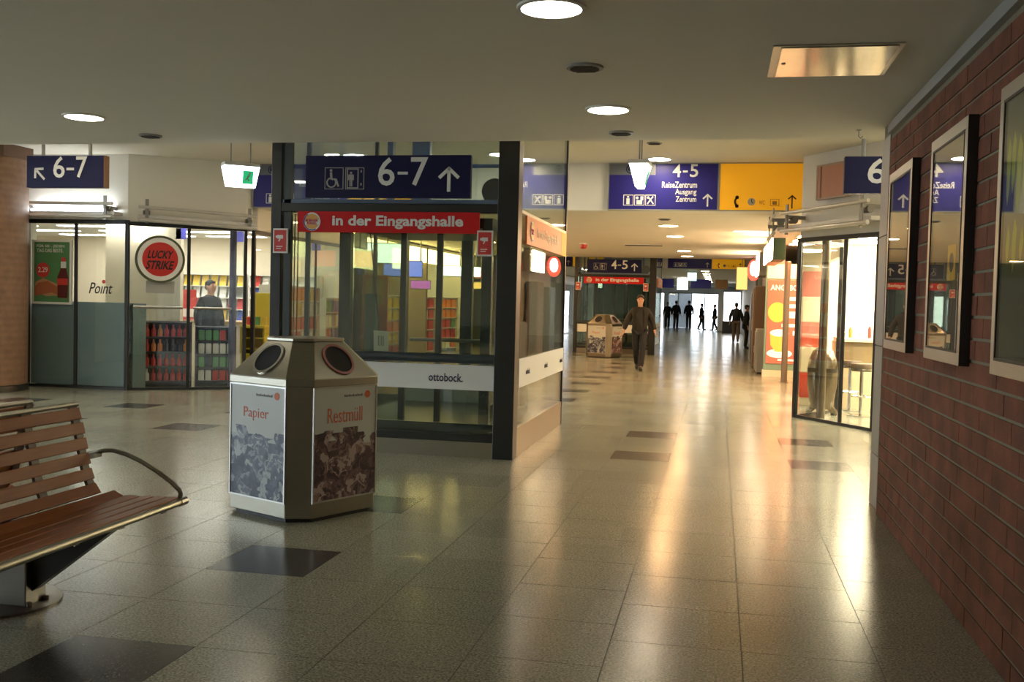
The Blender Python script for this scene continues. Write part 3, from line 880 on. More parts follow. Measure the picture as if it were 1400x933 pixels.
    mb = MB(); liftman(fr, mb, .41, .08, .19); make('pictogram', mb, mat('sign_grey', (.42, .40, .38), .4), st)
    a, b = nums.split('-')
    lettering(st, fr, a, .74, .905, .115, .385, SIGNW, bold=.01)
    make('dash', fr.rect(MB(), .935, .222, 1.035, .248, 0, .003), SIGNW, st)
    lettering(st, fr, b, 1.065, 1.235, .115, .385, SIGNW, bold=.01)
    make('arrow', fr.arrow(MB(), 1.44, .06, .285, .19, 0, .003), SIGNW, st)
    bn = thing('banner', ('red banner with white lettering and round emblem on the large lift' if near else 'red banner with white lettering on the distant lift'), 'banner', (-3.15, F - .04, 2.14), 0, 'red lift banners')
    make('sheet', MB().box(-4.06, -2.235, F - .045, F - .012, 2.135, 2.335), RED, bn)
    fr = Fr((-4.06, F - .045, 2.135), (1, 0, 0))
    lettering(bn, fr, 'in der Eingangshalle', .36, 1.67, .035, .165, SIGNW, bold=.03)
    burger_logo(bn, fr, .152, .10, .088)
    ob = thing('banner', ('orange banner on the corridor side of the large lift' if near else 'orange banner on the corridor side of the distant lift'), 'banner', (XR + .01, F + 1.3, 2.06), 0, 'orange lift banners')
    make('sheet', MB().box(XR + .002, XR + .022, F + .35, F + 2.55, 2.07, 2.345), ORANGE, ob)
    fr = Fr((XR + .022, F + .35, 2.07), (0, 1, 0))
    lettering(ob, fr, 'in der Eingangshalle', .55, 1.95, .07, .20, mat('pale_peach', (.85, .62, .45), .5), bold=.03)
    burger_logo(ob, fr, .26, .138, .10)
    make('end_strip', MB().box(XR + .002, XR + .022, F + 2.56, F + 2.95, 2.07, 2.345), YELLOW, ob)
    for x, side in ((-4.235, 'left'), (-2.175, 'right')):
        s = thing('camera_notice', 'small red video notice at the %s end of the %s' % (side, 'large lift banner' if near else 'distant lift banner'), 'notice', (x, F - .05, 1.94), 0, 'small red notices')
        make('plate', MB().box(x - .075, x + .075, F - .05, F - .03, 1.925, 2.165), SIGNW, s)
        fr = Fr((x - .075, F - .05, 1.925), (1, 0, 0))
        make('field', fr.rect(MB(), .012, .015, .138, .225, 0, .002), REDP, s)
        mb = MB(); fr.rect(mb, .045, .14, .105, .175, .002, .004); fr.poly(mb, [(.03, .145), (.045, .152), (.045, .166), (.03, .172)], .002, .004)
        fr.line(mb, (.075, .14), (.06, .115), .012, .002, .004); fr.rect(mb, .035, .06, .10, .068, .002, .004); fr.rect(mb, .035, .04, .085, .048, .002, .004)
        make('camera_symbol', mb, SIGNW, s)
        make('clip', MB().box(x - .02, x + .02, F - .03, F + .0, 2.05, 2.09), STEELD, s)
lift(9.40, '6-7', True)
lift(31.0, '4-5', False)

# ------------------------------------------------------------------ platform signs on the header
def icon_i(fr, mb, x, y, s):
    fr.frame(mb, x, y, x + s, y + s * 1.05, s * .06, 0, .004)
    fr.rect(mb, x + .30 * s, y + .12 * s, x + .62 * s, y + .70 * s, 0, .004); fr.disc(mb, x + .46 * s, y + .84 * s, .12 * s, .10 * s, 0, .004, 10)
def icon_bag(fr, mb, x, y, s):
    fr.frame(mb, x, y, x + s, y + s * 1.05, s * .06, 0, .004)
    fr.rect(mb, x + .22 * s, y + .12 * s, x + .78 * s, y + .52 * s, 0, .004); fr.disc(mb, x + .28 * s, y + .75 * s, .14 * s, .14 * s, 0, .004, 10)
    fr.rect(mb, x + .60 * s, y + .52 * s, x + .86 * s, y + .90 * s, 0, .004)
def icon_food(fr, mb, x, y, s):
    fr.frame(mb, x, y, x + s, y + s * 1.05, s * .06, 0, .004)
    fr.line(mb, (x + .2 * s, y + .15 * s), (x + .75 * s, y + .9 * s), .13 * s, 0, .004); fr.line(mb, (x + .8 * s, y + .15 * s), (x + .25 * s, y + .9 * s), .13 * s, 0, .004)
    fr.disc(mb, x + .28 * s, y + .78 * s, .13 * s, .13 * s, 0, .004, 10)
def header_sign(Y, x0, label, ylabel, full=True, grp='header'):
    w, z0, z1 = 1.58, HC + .015, AC - .01
    t = thing('platform_sign', label, 'sign', (x0 + w / 2, Y - .04, z0))
    make('board', MB().box(x0, x0 + w, Y - .05, Y, z0, z1), BLUE, t)
    make('frame', Fr((x0 - .015, Y - .051, z0 - .012), (1, 0, 0)).frame(MB(), 0, 0, w + .03, z1 - z0 + .02, .014, -.05, .006), GREYP, t)
    fr = Fr((x0, Y - .05, z0), (1, 0, 0))
    q = lambda p: (p - 834) * .0108
    h = lambda p: (288.5 - p) * .01045
    pt = mat('sign_greyfield', (.13, .14, .17), .4)
    if full:
        make('covered_field', fr.rect(MB(), 0.0, h(240), q(897), z1 - z0, 0, .002), pt, t, label='grey covered field')
        mb = MB(); fr.ring(mb, q(862), h(232), .06, .045, .002, .004, 18); fr.disc(mb, q(862), h(232), .03, .03, .002, .004, 12)
        make('pictogram', mb, NAVY, t)
    mb = MB(); icon_i(fr, mb, q(854), h(283), .15); make('pictogram', mb, SIGNW, t)
    mb = MB(); icon_bag(fr, mb, q(869), h(283), .15); make('pictogram', mb, SIGNW, t)
    mb = MB(); icon_food(fr, mb, q(884), h(283), .15); make('pictogram', mb, SIGNW, t)
    lettering(t, fr, '4', q(920), q(931), h(243), h(225), SIGNW, bold=.012)
    make('dash', fr.rect(MB(), q(933.5), h(236.5), q(940), h(234), 0, .004), SIGNW, t)
    lettering(t, fr, '5', q(943), q(954), h(243), h(225), SIGNW, bold=.012)
    if full:
        lettering(t, fr, 'ReiseZentrum', q(906), q(953), h(258), h(249.5), SIGNW, bold=.01)
        lettering(t, fr, 'Ausgang', q(924), q(952.5), h(269.5), h(259.5), SIGNW, bold=.01)
        lettering(t, fr, 'Zentrum', q(925), q(952.5), h(277.5), h(269.8), SIGNW, bold=.01)
    make('arrow', fr.arrow(MB(), q(967.5), h(284), h(267), .13, 0, .004), SIGNW, t)
    # yellow board beside it
    xa, xb = x0 + w + .03, x0 + w + .03 + 1.18
    y = thing('direction_sign', ylabel, 'sign', ((xa + xb) / 2, Y - .04, z0))
    make('board', MB().box(xa, xb, Y - .05, Y, z0, z1), E_YEL, y)
    make('frame', Fr((xa - .008, Y - .051, z0 - .012), (1, 0, 0)).frame(MB(), 0, 0, xb - xa + .016, z1 - z0 + .02, .012, -.05, .006), GREYP, y)
    fr = Fr((xa, Y - .05, z0), (1, 0, 0)); u = lambda p: (p - 985.5) * .0105
    ink = mat('ink_brown', (.06, .03, .01), .5)
    make('arrow', fr.arrow(MB(), u(1083), h(286), h(268), .11, 0, .004), ink, y)
    mb = MB(); fr.ring(mb, u(1014), h(277), .09, .06, 0, .004, 10, math.radians(120), math.radians(240)); fr.disc(mb, u(1009.5), h(271), .028, .028, 0, .004, 8); fr.disc(mb, u(1009.5), h(283), .028, .028, 0, .004, 8)
    make('phone_symbol', mb, ink, y)
    mb = MB(); fr.disc(mb, u(1029), h(277), .055, .055, 0, .003, 18); make('clock_symbol', mb, mat('sign_palegrey', (.5, .45, .35), .5), y)
    mb = MB(); fr.line(mb, (u(1029), h(277)), (u(1029), h(273)), .012, .003, .005); fr.line(mb, (u(1029), h(277)), (u(1031), h(279)), .012, .003, .005); make('clock_hands', mb, ink, y)
    faint = mat('ink_ochre', (.42, .20, .02), .5)
    lettering(y, fr, 'WC', u(1039), u(1047), h(281), h(275), faint, bold=.01)
    mb = MB(); fr.frame(mb, u(1054), h(283), u(1066), h(273), .008, 0, .003); fr.rect(mb, u(1057), h(281), u(1063), h(276), 0, .003); make('ticket_symbol', mb, faint, y)
header_sign(HDR, -1.65, 'long blue header sign 4-5 with ReiseZentrum Ausgang Zentrum', 'orange yellow header board beside the long blue 4-5 sign')
header_sign(HDR, -7.33, 'blue header sign of the left aisle partly hidden by the lift', 'yellow header board of the left aisle hidden behind the lift', True)
header_sign(HD2, -1.9, 'farther blue header sign behind the distant lift', 'yellow header board of the second header by the snack bars', False)
header_sign(HD2, -7.1, 'small far blue sign with white arrow left of the distant lift', 'small far yellow board left of the distant lift', False)

# ------------------------------------------------------------------ hanging signs
t = hanging_sign('platform_sign', 'hanging dark blue sign 6-7 with diagonal arrow beside the brick pillar', -8.22, -7.19, 10.9, 2.735, 3.115, (-8.03, -7.40), AC, NAVY, mat('sign_edge', (.20, .085, .035), .5))
fr = Fr((-8.22, 10.9, 2.735), (1, 0, 0))
k = 1.03 / 105
lettering(t, fr, '6', 37 * k, 52.5 * k, .115, .37, SIGNW, bold=.01)
make('dash', fr.rect(MB(), 55 * k, .205, 65 * k, .235, 0, .003), SIGNW, t)
lettering(t, fr, '7', 68 * k, 83 * k, .115, .37, SIGNW, bold=.01)
make('arrow', fr.arrow(MB(), .18, .07, .25, .16, 0, .003, ang=math.radians(45)), SIGNW, t)
t = hanging_sign('platform_sign', 'hanging dark blue sign with a white 6 beside the wall end', 1.215, 2.245, 10.9, 2.695, 3.07, (1.40, 2.05), AC, NAVY)
fr = Fr((1.215, 10.9, 2.695), (1, 0, 0))
lettering(t, fr, '6', .225, .405, .10, .355, SIGNW, bold=.012)
make('dash', fr.rect(MB(), .44, .205, .54, .235, 0, .003), SIGNW, t)
lettering(t, fr, '7', .57, .74, .10, .355, SIGNW, bold=.012)

def exit_sign(x, y, z, rz, label, L=.30):
    t = thing('exit_sign', label, 'exit sign', (x, y, z), rz, 'hanging exit lights')
    tw, bw, h = .085, .03, .20
    make('housing', MB().box(-L / 2, L / 2, -tw - .008, tw + .008, h, h + .035), WHITE, t, world=False, bevel=.003)
    mb = MB()
    vs = [(-L / 2, -tw, h), (L / 2, -tw, h), (L / 2, tw, h), (-L / 2, tw, h), (-L / 2 + .03, -bw, 0), (L / 2 - .03, -bw, 0), (L / 2 - .03, bw, 0), (-L / 2 + .03, bw, 0)]
    mb.add(vs, [(3, 2, 1, 0), (4, 5, 6, 7), (0, 1, 5, 4), (1, 2, 6, 5), (2, 3, 7, 6), (3, 0, 4, 7)])
    dif = make('diffuser', mb, E_SIGN, t, world=False)
    gm = mat('exit_green', (.02, .42, .16), emit=.5)
    n = Vector((0, -h, -(tw - bw))).normalized()
    up = Vector((0, -(tw - bw), h)).normalized()
    fr = Fr(Vector((0, -(tw + bw) / 2, h / 2)), (1, 0, 0), up)
    mb = MB(); fr.rect(mb, .01, -.07, .11, .06, 0, .003)
    make('green_field', mb, gm, dif, world=False)
    mb = MB(); fr.disc(mb, .075, .035, .012, .012, .003, .005, 10); fr.line(mb, (.07, .02), (.055, -.01), .016, .003, .005); fr.line(mb, (.055, -.01), (.075, -.045), .01, .003, .005); fr.line(mb, (.055, -.01), (.03, -.035), .01, .003, .005); fr.line(mb, (.07, .015), (.09, .0), .008, .003, .005)
    make('running_figure', mb, SIGNW, dif, world=False)
    for xx in (-L * .28, L * .28):
        make('hanger', MB().tube([(xx, 0, h + .035), (xx, 0, AC - z)], .006, 6), GREYP, t, world=False)
exit_sign(-4.64, 9.30, 2.56, math.radians(38), 'glowing wedge shaped exit light hanging left of the lift', .34)
exit_sign(-.735, 9.30, 2.565, math.radians(88), 'glowing wedge shaped exit light seen end on before the blue sign')

# ------------------------------------------------------------------ showcases on the brick wall
def showcase(y0, y1, label, kind):
    z0, z1, X = 1.245, 2.45, 1.14
    t = thing('showcase', label, 'display case', (1.165, (y0 + y1) / 2, z0), 0, 'showcases on the brick wall')
    fr = Fr((X, y1, z0), (0, -1, 0))      # right = towards the camera
    w = y1 - y0; h = z1 - z0
    make('body', MB().box(X + .008, WX - .002, y0 + .004, y1 - .004, z0 + .004, z1 - .004), BLACKM, t)
    make('frame', fr.frame(MB(), 0, 0, w, h, .062, -.02, .0), ALU, t, bevel=.003)
    make('side_panel', MB().box(X, WX - .002, y0 - .003, y0 + .004, z0, z1), BLACKM, t)
    make('glass_pane', fr.rect(MB(), .062, .062, w - .062, h - .062, -.006, -.001), GLASSC, t)
    inner = {'a': (.06, .055, .05), 'b': (.16, .14, .12), 'c': (.13, .14, .10)}[kind]
    ps = make('poster', fr.rect(MB(), .066, .066, w - .066, h - .066, -.0078, -.0065), mat('poster_' + kind, inner, .7, var=.2), t)
    make('seal', fr.frame(MB(), .060, .060, w - .060, h - .060, .012, -.004, .002), RUBBER, t)
    if kind == 'c':
        ink = mat('poster_limegreen', (.42, .46, .06), .6)
        for i, (x, a, b, wd) in enumerate(((.14, .70, .98, .05), (.21, .74, 1.00, .05), (.29, .66, .97, .06), (.17, .45, .62, .05), (.26, .42, .64, .06), (.37, .70, .95, .05), (.45, .60, .92, .06), (.36, .45, .60, .05))):
            make('leaf', fr.poly(MB(), [(x, a), (x + wd * .5, a + .06), (x + wd * .7, b - .05), (x + wd * .1, b), (x - wd * .4, b - .08), (x - wd * .35, a + .05)], -.0064, -.0058), ink, ps)
        make('dark_field', fr.rect(MB(), .07, .40, w - .07, .48, -.0064, -.0062), mat('poster_darkgreen', (.05, .08, .03), .6), ps)
    if kind == 'b':
        make('sticker', fr.rect(MB(), .50, .42, .68, .60, -.0064, -.0058), mat('sticker_yellow', (.70, .42, .03), .5), ps)
        make('sticker_mark', fr.disc(MB(), .59, .51, .05, .05, -.0058, -.0054, 14), mat('ink_navy', (.015, .015, .06), .5), ps)
showcase(6.65, 7.51, 'showcase on the brick wall next to the steel pillar', 'a')
showcase(5.22, 6.08, 'middle showcase on the brick wall with a yellow sticker', 'b')
showcase(3.79, 4.65, 'nearest showcase with lime green poster cut by the right picture edge', 'c')

# ------------------------------------------------------------------ waste bins
def bin_(loc, rz, label, lit):
    t = thing('waste_bin', label, 'bin', loc, rz, 'steel recycling bins')
    def oct(s, c):
        a = s / 2
        return [(-a + c, -a), (a - c, -a), (a, -a + c), (a, a - c), (a - c, a), (-a + c, a), (-a, a - c), (-a, -a + c)]
    make('plinth', MB().prism(oct(.76, .12), 0, .03), RUBBER, t, world=False)
    make('body', MB().prism(oct(.82, .125), .03, .93), STEEL, t, world=False, bevel=.004)
    make('collar', MB().prism(oct(.845, .13), .905, .955), STEEL, t, world=False, bevel=.004)
    make('roof', MB().prism(oct(.85, .132), .955, 1.195, oct(.46, .10)), STEEL, t, world=False, bevel=.004)
    make('roof_cap', MB().prism(oct(.47, .10), 1.195, 1.215), STEEL, t, world=False, bevel=.003)
    names = ['Papier', 'Restmüll', 'Papier', 'Restmüll']
    for k in range(4):
        a = k * math.pi / 2
        r = Vector((math.cos(a), math.sin(a), 0)); n = Vector((math.sin(a), -math.cos(a), 0))
        fr = Fr(n * .41 - r * .285, r)
        pan = make('print_panel', fr.rect(MB(), 0.0, .135, .57, .895, 0, .006), [MATS['print_paper'], MATS['print_litter']][k % 2], t, world=False, label='printed panel with a heap of %s under red lettering' % ('paper' if k % 2 == 0 else 'rubbish'))
        make('panel_frame', fr.frame(MB(), -.006, .129, .576, .901, .01, 0, .012), ALU, t, world=False)
        ty = mat('print_orange', (.62, .13, .05), .5)
        def lt(s, x0, x1, y0, y1, m, b=0.0):
            lettering(pan, fr, s, x0, x1, y0, y1, m, .0065, b)
        if k % 2 == 0:
            lt('Papier', .14, .40, .655, .745, ty, -.005)
        else:
            lt('Restmüll', .12, .44, .655, .755, ty, -.005)
        mbx = MB()
        for q in range(13):
            fr.rect(mbx, .27 + .0132 * q, .826, .2785 + .0132 * q, .838 + .005 * ((q * 5) % 3 == 0), .0062, .0075)
        make('small_print', mbx, mat('print_grey', (.15, .15, .14), .6), pan, world=False)
        make('logo', fr.disc(MB(), .485, .836, .026, .026, .0062, .008, 14), ty, pan, world=False)
        # round mouth on the sloped roof, its shaded opening a black disc
        up = Vector((-n.x * .195, -n.y * .195, .24)).normalized()
        frr = Fr(n * (.425 - .0975) + Vector((0, 0, 1.075)), r, up)
        rim = make('mouth_rim', frr.ring(MB(), 0, 0, .128, .108, -.004, .010, 30), CHROME if k % 2 == 0 else mat('rim_reddish', (.30, .10, .09), .4), t, world=False, smooth=False)
        make('mouth', frr.disc(MB(), 0, 0, .109, .109, -.001, .004, 30), HOLE, t, world=False)
litter_print_mat('print_paper', [(.02, .025, .05), (.045, .05, .09), (.09, .10, .14), (.25, .28, .30), (.42, .45, .44)], .56, 2.0)
litter_print_mat('print_litter', [(.05, .028, .04), (.09, .05, .055), (.16, .09, .09), (.24, .15, .14), (.40, .31, .28)], .56, 5.0)
bin_((-2.84, 6.73, 0), math.radians(-26), 'large steel recycling bin in the foreground with Papier and Restmüll panels', True)
bin_((-3.15, 28.75, 0), math.radians(-24), 'distant steel recycling bin behind the walking man', False)

# ------------------------------------------------------------------ double bench
t = thing('bench', 'wooden slatted double bench with steel armrest at the left edge', 'bench', (-3.375, 3.5, 0))
XC = -3.375
Y0, Y1 = 2.0, 4.82
seat = [(-2.745, .432), (-2.825, .428), (-2.905, .424), (-2.985, .424), (-3.060, .436)]
back = [(-3.118, .485), (-3.150, .560), (-3.170, .638), (-3.186, .716), (-3.204, .794), (-3.226, .868)]
for sgn in (1, -1):
    f = lambda x: XC + (x - XC) * sgn
    for i, (x, z) in enumerate(seat):
        dz = .05 if i == 4 else .0
        a = math.atan2(.012 if i == 4 else -.003, -.08)
        ang = 0.06 if i < 3 else (-.05 if i == 3 else -.45)
        d = Vector((math.cos(ang) * sgn, 0, math.sin(ang)))
        make('seat_slat', MB().beam((f(x), Y0, z), (f(x), Y1 - (0 if i < 4 else .02), z), .070, .02, up=Vector((-d.z, 0, abs(d.x)))), WOOD, t, bevel=.004)
    for i, (x, z) in enumerate(back):
        ang = [.95, 1.25, 1.32, 1.35, 1.33, 1.28][i]
        nrm = Vector((math.sin(ang) * sgn, 0, math.cos(ang)))
        make('back_slat', MB().beam((f(x), Y0, z), (f(x), 4.70, z), .060, .018, up=nrm), WOOD, t, bevel=.004)
    make('top_rail', MB().tube([(f(-3.242), Y0, .915), (f(-3.242), 4.70, .915)], .014, 8), STEEL, t, smooth=True)
    make('front_rail', MB().tube([(f(-2.702), Y0, .420), (f(-2.702), Y1, .420)], .019, 10), STEEL, t, smooth=True)
    for yy in (4.672, 4.30, 3.95, 3.2, 2.6):
        pts = [(f(x - .015), yy, z) for x, z in back] + [(f(-3.25), yy, .905)]
        mb = MB()
        for p, q in zip(pts[:-1], pts[1:]):
            mb.beam(p, q, .055, .016, up=(sgn, 0, .2))
        make('back_rib', mb, mat('rib_brown', (.07, .026, .010), .45), t)
        make('seat_rib', MB().box(min(f(-2.72), f(-3.12)), max(f(-2.72), f(-3.12)), yy - .02, yy + .02, .385, .412), BLACKM, t)
    pts = [(-3.20, .645), (-3.155, .664), (-3.10, .668), (-3.02, .652), (-2.93, .618), (-2.84, .572), (-2.76, .522), (-2.712, .482), (-2.704, .462), (-2.712, .430)]
    mb = MB()
    mb.tube([(f(x), 4.80, z) for x, z in pts], .0125, 8)
    make('armrest', mb, STEEL, t, smooth=True)
    make('arm_mount', MB().box(min(f(-3.17), f(-3.22)), max(f(-3.17), f(-3.22)), 4.66, 4.815, .63, .66), BLACKM, t)
    make('arm_foot', MB().tube([(f(-2.702), 4.78, .42), (f(-2.702), 4.845, .42)], .022, 10), STEELD, t)
for yy in (4.25, 2.7):
    mb = MB()
    for y in (yy - .02, yy + .02):
        pass
    poly = [(-3.16, .06), (-2.73, .385), (-2.73, .405), (-4.02, .405), (-4.02, .385), (-3.59, .06)]
    vs = [(x, yy - .03, z) for x, z in poly] + [(x, yy + .03, z) for x, z in poly]
    n = len(poly)
    mb.add(vs, [tuple(range(n)), tuple(reversed(range(n, 2 * n)))] + [(i, n + i, n + (i + 1) % n, (i + 1) % n) for i in range(n)])
    make('bracket', mb, BLACKM, t)
    make('pedestal', MB().box(-3.46, -3.14, yy - .075, yy + .075, .012, .39), STEELD, t, bevel=.006)
    make('foot_plate', MB().lathe([(.30, 0), (.30, .010), (.285, .014)], (-3.36, yy, 0), 28), STEELD, t, smooth=True)
    for bx, by in ((-3.13, .06), (-3.13, -.06), (-3.5, .15), (-3.5, -.15)):
        make('bolt', MB().lathe([(.014, .014), (.014, .03), (.008, .034)], (bx, yy + by, 0), 8), STEELD, t)

# ------------------------------------------------------------------ round brick pillar
t = thing('brick_pillar', 'round brown brick pillar at the left picture edge', 'pillar', (-10.86, 13.2, 0))
make('shaft', MB().lathe([(.76, 0), (.76, 3.42)], seg=48), PBRICK, t, world=False, smooth=True)
mb = MB().prism([(.84 * math.cos(math.radians(22.5 + 45 * i)), .84 * math.sin(math.radians(22.5 + 45 * i))) for i in range(8)], 3.42, 3.60)
make('capital', mb, mat('capital_brown', (.14, .075, .045), .6), t, world=False)
make('base_band', MB().lathe([(.775, 0), (.775, .09), (.762, .10)], seg=48), BLACKM, t, world=False, smooth=True)
# ------------------------------------------------------------------ left shop: rails, signs
def rail_set(name, label, a, b, zl, zr, n_out):
    """metal canopy rail above a shop front, from a to b (xy); heights at both ends"""
    a = Vector((*a, 0)); b = Vector((*b, 0)); o = Vector((*n_out, 0))
    t = thing(name, label, 'rail', tuple((a + b) / 2 + Vector((0, 0, zl[1]))), 0, 'metal rails above the shop fronts')
    P = lambda p, z, k: p + o * k + Vector((0, 0, z))
    make('upper_tube', MB().tube([P(a, zl[0], .30), P(b, zr[0], .30)], .026, 10), TUBE, t, smooth=True)
    make('lower_tube', MB().tube([P(a, zl[1], .30), P(b, zr[1], .30)], .030, 10), TUBE, t, smooth=True)
    make('tray', MB().beam(P(a, zl[1] + .055, .14), P(b, zr[1] + .055, .14), .22, .05), TUBE, t)
    d = (b - a).normalized()
    for q, z in ((a + d * .12, zl), (b - d * .12, zr)):
        make('bracket', MB().beam(P(q, z[1] - .05, .30), P(q, z[0] + .12, .30), .02, .05, up=d), STEELD, t)
        make('arm', MB().beam(P(q, z[0] - .05, .0), P(q, z[0] - .05, .32), .03, .05), STEELD, t)
        make('clamp', MB().tube([P(q - d * .05, z[0] - .09, .2), P(q + d * .05, z[0] - .09, .2)], .05, 10), STEELD, t)
    return t
RL = rail_set('canopy_rail', 'light metal canopy rail above the poster window', (-10.62, 14.05), (-8.92, 14.05), (2.83, 2.63), (2.82, 2.63), (0, -1))
make('added_uplight_tube', MB().tube([(-10.4, 13.91, 2.735), (-9.05, 13.91, 2.735)], .018, 8), mat('added_uplight', (.88, .95, 1.0), emit=16.0), RL)  # tube added in the tray to lighten the white wall above
rail_set('canopy_rail', 'brown grey canopy rail above the shop doors with the round sign', (-8.74, 14.12), (-7.32, 15.16), (2.79, 2.60), (2.74, 2.55), (.585, -.811))
rail_set('canopy_rail', 'grey canopy rail above the snack bar window at the right', (1.99, 13.15), (1.06, 14.62), (2.84, 2.58), (2.80, 2.56), (-.843, -.539))
rail_set('canopy_rail', 'canopy rail along the corner of the snack bar', (1.02, 14.75), (1.02, 16.2), (2.80, 2.56), (2.80, 2.56), (-1, 0))

# round cigarette sign on the door glass
dn = Vector((.585, -.811, 0)); dr = Vector((.811, .585, 0))
cs = Vector((-8.47, 14.32, 2.02)) + dn * .06
t = thing('round_sign', 'round red sign LUCKY STRIKE with white and dark rings on the shop door', 'sign', tuple(cs - Vector((0, 0, .36))))
fr = Fr(cs, dr)
olive = mat('olive_ring', (.09, .10, .05), .4)
make('rim', fr.disc(MB(), 0, 0, .365, .365, -.06, .03, 40), olive, t)
make('white_ring', fr.disc(MB(), 0, 0, .330, .330, .03, .034, 40), SIGNW, t)
rd = make('red_disc', fr.disc(MB(), 0, 0, .262, .262, .034, .038, 40), mat('luck_red', (.60, .03, .025), .4), t)
lettering(rd, fr, 'LUCKY', -.19, .17, .01, .135, RUBBER, .039, .03, slant=.25)
lettering(rd, fr, 'STRIKE', -.215, .175, -.155, -.02, RUBBER, .039, .03, slant=.25)
make('mount', fr.rect(MB(), -.2, -.52, .22, -.33, -.06, -.03), mat('grey_plate', (.42, .42, .39), .5), t, label='grey plate under the sign')
# push bars on the doors
for (c0, c1, lb) in ((.05, .46, 'left door leaf under the round sign'), (.55, .88, 'right door leaf beside the purple post')):
    p = Vector((*LB, 1.28)) + dr * (1.76 * c0) + dn * .05; q = Vector((*LB, 1.28)) + dr * (1.76 * c1) + dn * .05
    o = make('push_bar', MB().tube([p, q], .02, 8).beam(p + dr * .03, p + dr * .03 - dn * .055, .02, .03).beam(q - dr * .03, q - dr * .03 - dn * .055, .02, .03), ALU, smooth=True)
    tag(o, 'light push bar on the ' + lb, 'door handle', 'push bars')
# posters on the left window
t = thing('window_poster', 'green food poster in a white frame on the shop window', 'poster', (-10.07, 14.0, 1.32))
x0, x1, z0, z1 = -10.46, -9.77, 1.29, 2.285
fr = Fr((x0, 14.015, z0), (1, 0, 0))
w, h = x1 - x0, z1 - z0
make('frame', fr.frame(MB(), 0, 0, w, h, .035, -.02, .012), SIGNW, t)
sh = make('sheet', fr.rect(MB(), .02, .02, w - .02, h - .02, -.015, .002), GREEN, t)
lettering(sh, fr, 'FÜR SIE - JEDEN', .08, .56, .865, .925, SIGNW, .003, .01)
lettering(sh, fr, 'TAG DAS BESTE.', .08, .54, .80, .855, SIGNW, .003, .01)
make('price_disc', fr.disc(MB(), .19, .525, .115, .115, .002, .005, 26), REDP, sh)
lettering(sh, fr, '2.29', .11, .275, .49, .57, SIGNW, .006, .01)
brn = mat('sausage_brown', (.42, .13, .06), .5); bnn = mat('bread', (.52, .30, .14), .6)
make('bread', fr.poly(MB(), [(.05, .20), (.25, .12), (.5, .14), (.60, .22), (.42, .32), (.20, .40), (.06, .34)], .002, .004), bnn, sh)
make('sausage', fr.poly(MB(), [(.05, .12), (.35, .18), (.60, .08), (.61, .20), (.38, .30), (.28, .36), (.12, .33), (.05, .26)], .004, .006), brn, sh)
dk = mat('cola_brown', (.12, .02, .02), .4)
make('bottle', fr.poly(MB(), [(.45, .10), (.62, .10), (.63, .42), (.595, .55), (.585, .66), (.515, .66), (.50, .55), (.445, .42)], .006, .008), dk, sh)
make('bottle_label', fr.rect(MB(), .447, .30, .628, .40, .008, .010), REDP, sh)
make('bottle_neck', fr.rect(MB(), .505, .56, .595, .66, .008, .010), SIGNW, sh)
make('bottle_cap', fr.rect(MB(), .515, .66, .585, .72, .006, .010), REDP, sh)
t = thing('window_lettering', 'dark word Point with a red dot on the second window pane', 'lettering', (-9.3, 14.03, 1.45))
fr = Fr((-9.5, 14.02, 1.47), (1, 0, 0))
lettering(t, fr, 'Poınt', .02, .40, 0, .17, RUBBER, 0, .008, name='word', slant=.25)
make('dot', fr.disc(MB(), .275, .185, .03, .03, 0, .004, 14), REDP, t)

# ------------------------------------------------------------------ shop fittings
def shelf_unit(name, label, cx, cy, rz, w, h, d, n, m, back=True, z0=.08, group=None):
    t = thing(name, label, 'shelf', (cx, cy, 0), rz, group)
    if back:
        make('back_panel', MB().box(-w / 2, w / 2, d - .02, d, 0, h), m, t, world=False)
    for s in (-1, 1):
        make('side_panel', MB().box(s * w / 2 - .012, s * w / 2 + .012, 0, d, 0, h), m, t, world=False)
    zs = [z0 + (h - z0 - .02) * i / n for i in range(n + 1)]
    for z in zs:
        make('shelf', MB().box(-w / 2, w / 2, 0, d - .02, z - .01, z + .01), m, t, world=False)
    return t, zs
GOODS = {}
def goods_mesh(kind, w, h, d, m):
    k = (kind, round(w, 3), round(h, 3), m.name)
    if k in GOODS:
        return GOODS[k]
    mb = MB()
    if kind == 'carton':
        mb.box(-w / 2, w / 2, -d / 2, d / 2, 0, h * .92); mb.box(-w / 2 + .004, w / 2 - .004, -d / 2 + .004, d / 2 - .004, h * .92, h)
    elif kind == 'bottle':
        mb.lathe([(w * .46, 0), (w * .5, h * .06), (w * .5, h * .55), (w * .2, h * .74), (w * .18, h * .92), (w * .22, h * .93), (w * .22, h)], seg=8)
    elif kind == 'magazine':
        mb.add([(-w / 2, -.03, 0), (w / 2, -.03, 0), (w / 2, .03, h), (-w / 2, .03, h), (-w / 2, -.022, 0), (w / 2, -.022, 0), (w / 2, .038, h), (-w / 2, .038, h)],
               [(0, 1, 2, 3), (7, 6, 5, 4), (0, 4, 5, 1), (1, 5, 6, 2), (2, 6, 7, 3), (3, 7, 4, 0)])
    me = bpy.data.meshes.new(kind); me.from_pydata(mb.v, [], mb.f); me.materials.append(m)
    GOODS[k] = me
    return me
def put(kind, label, cat, group, loc, rz, w, h, d, m):
    o = bpy.data.objects.new(kind, goods_mesh(kind, w, h, d, m)); COL.objects.link(o)
    o.location = loc; o.rotation_euler = (0, 0, rz)
    tag(o, label, cat, group)
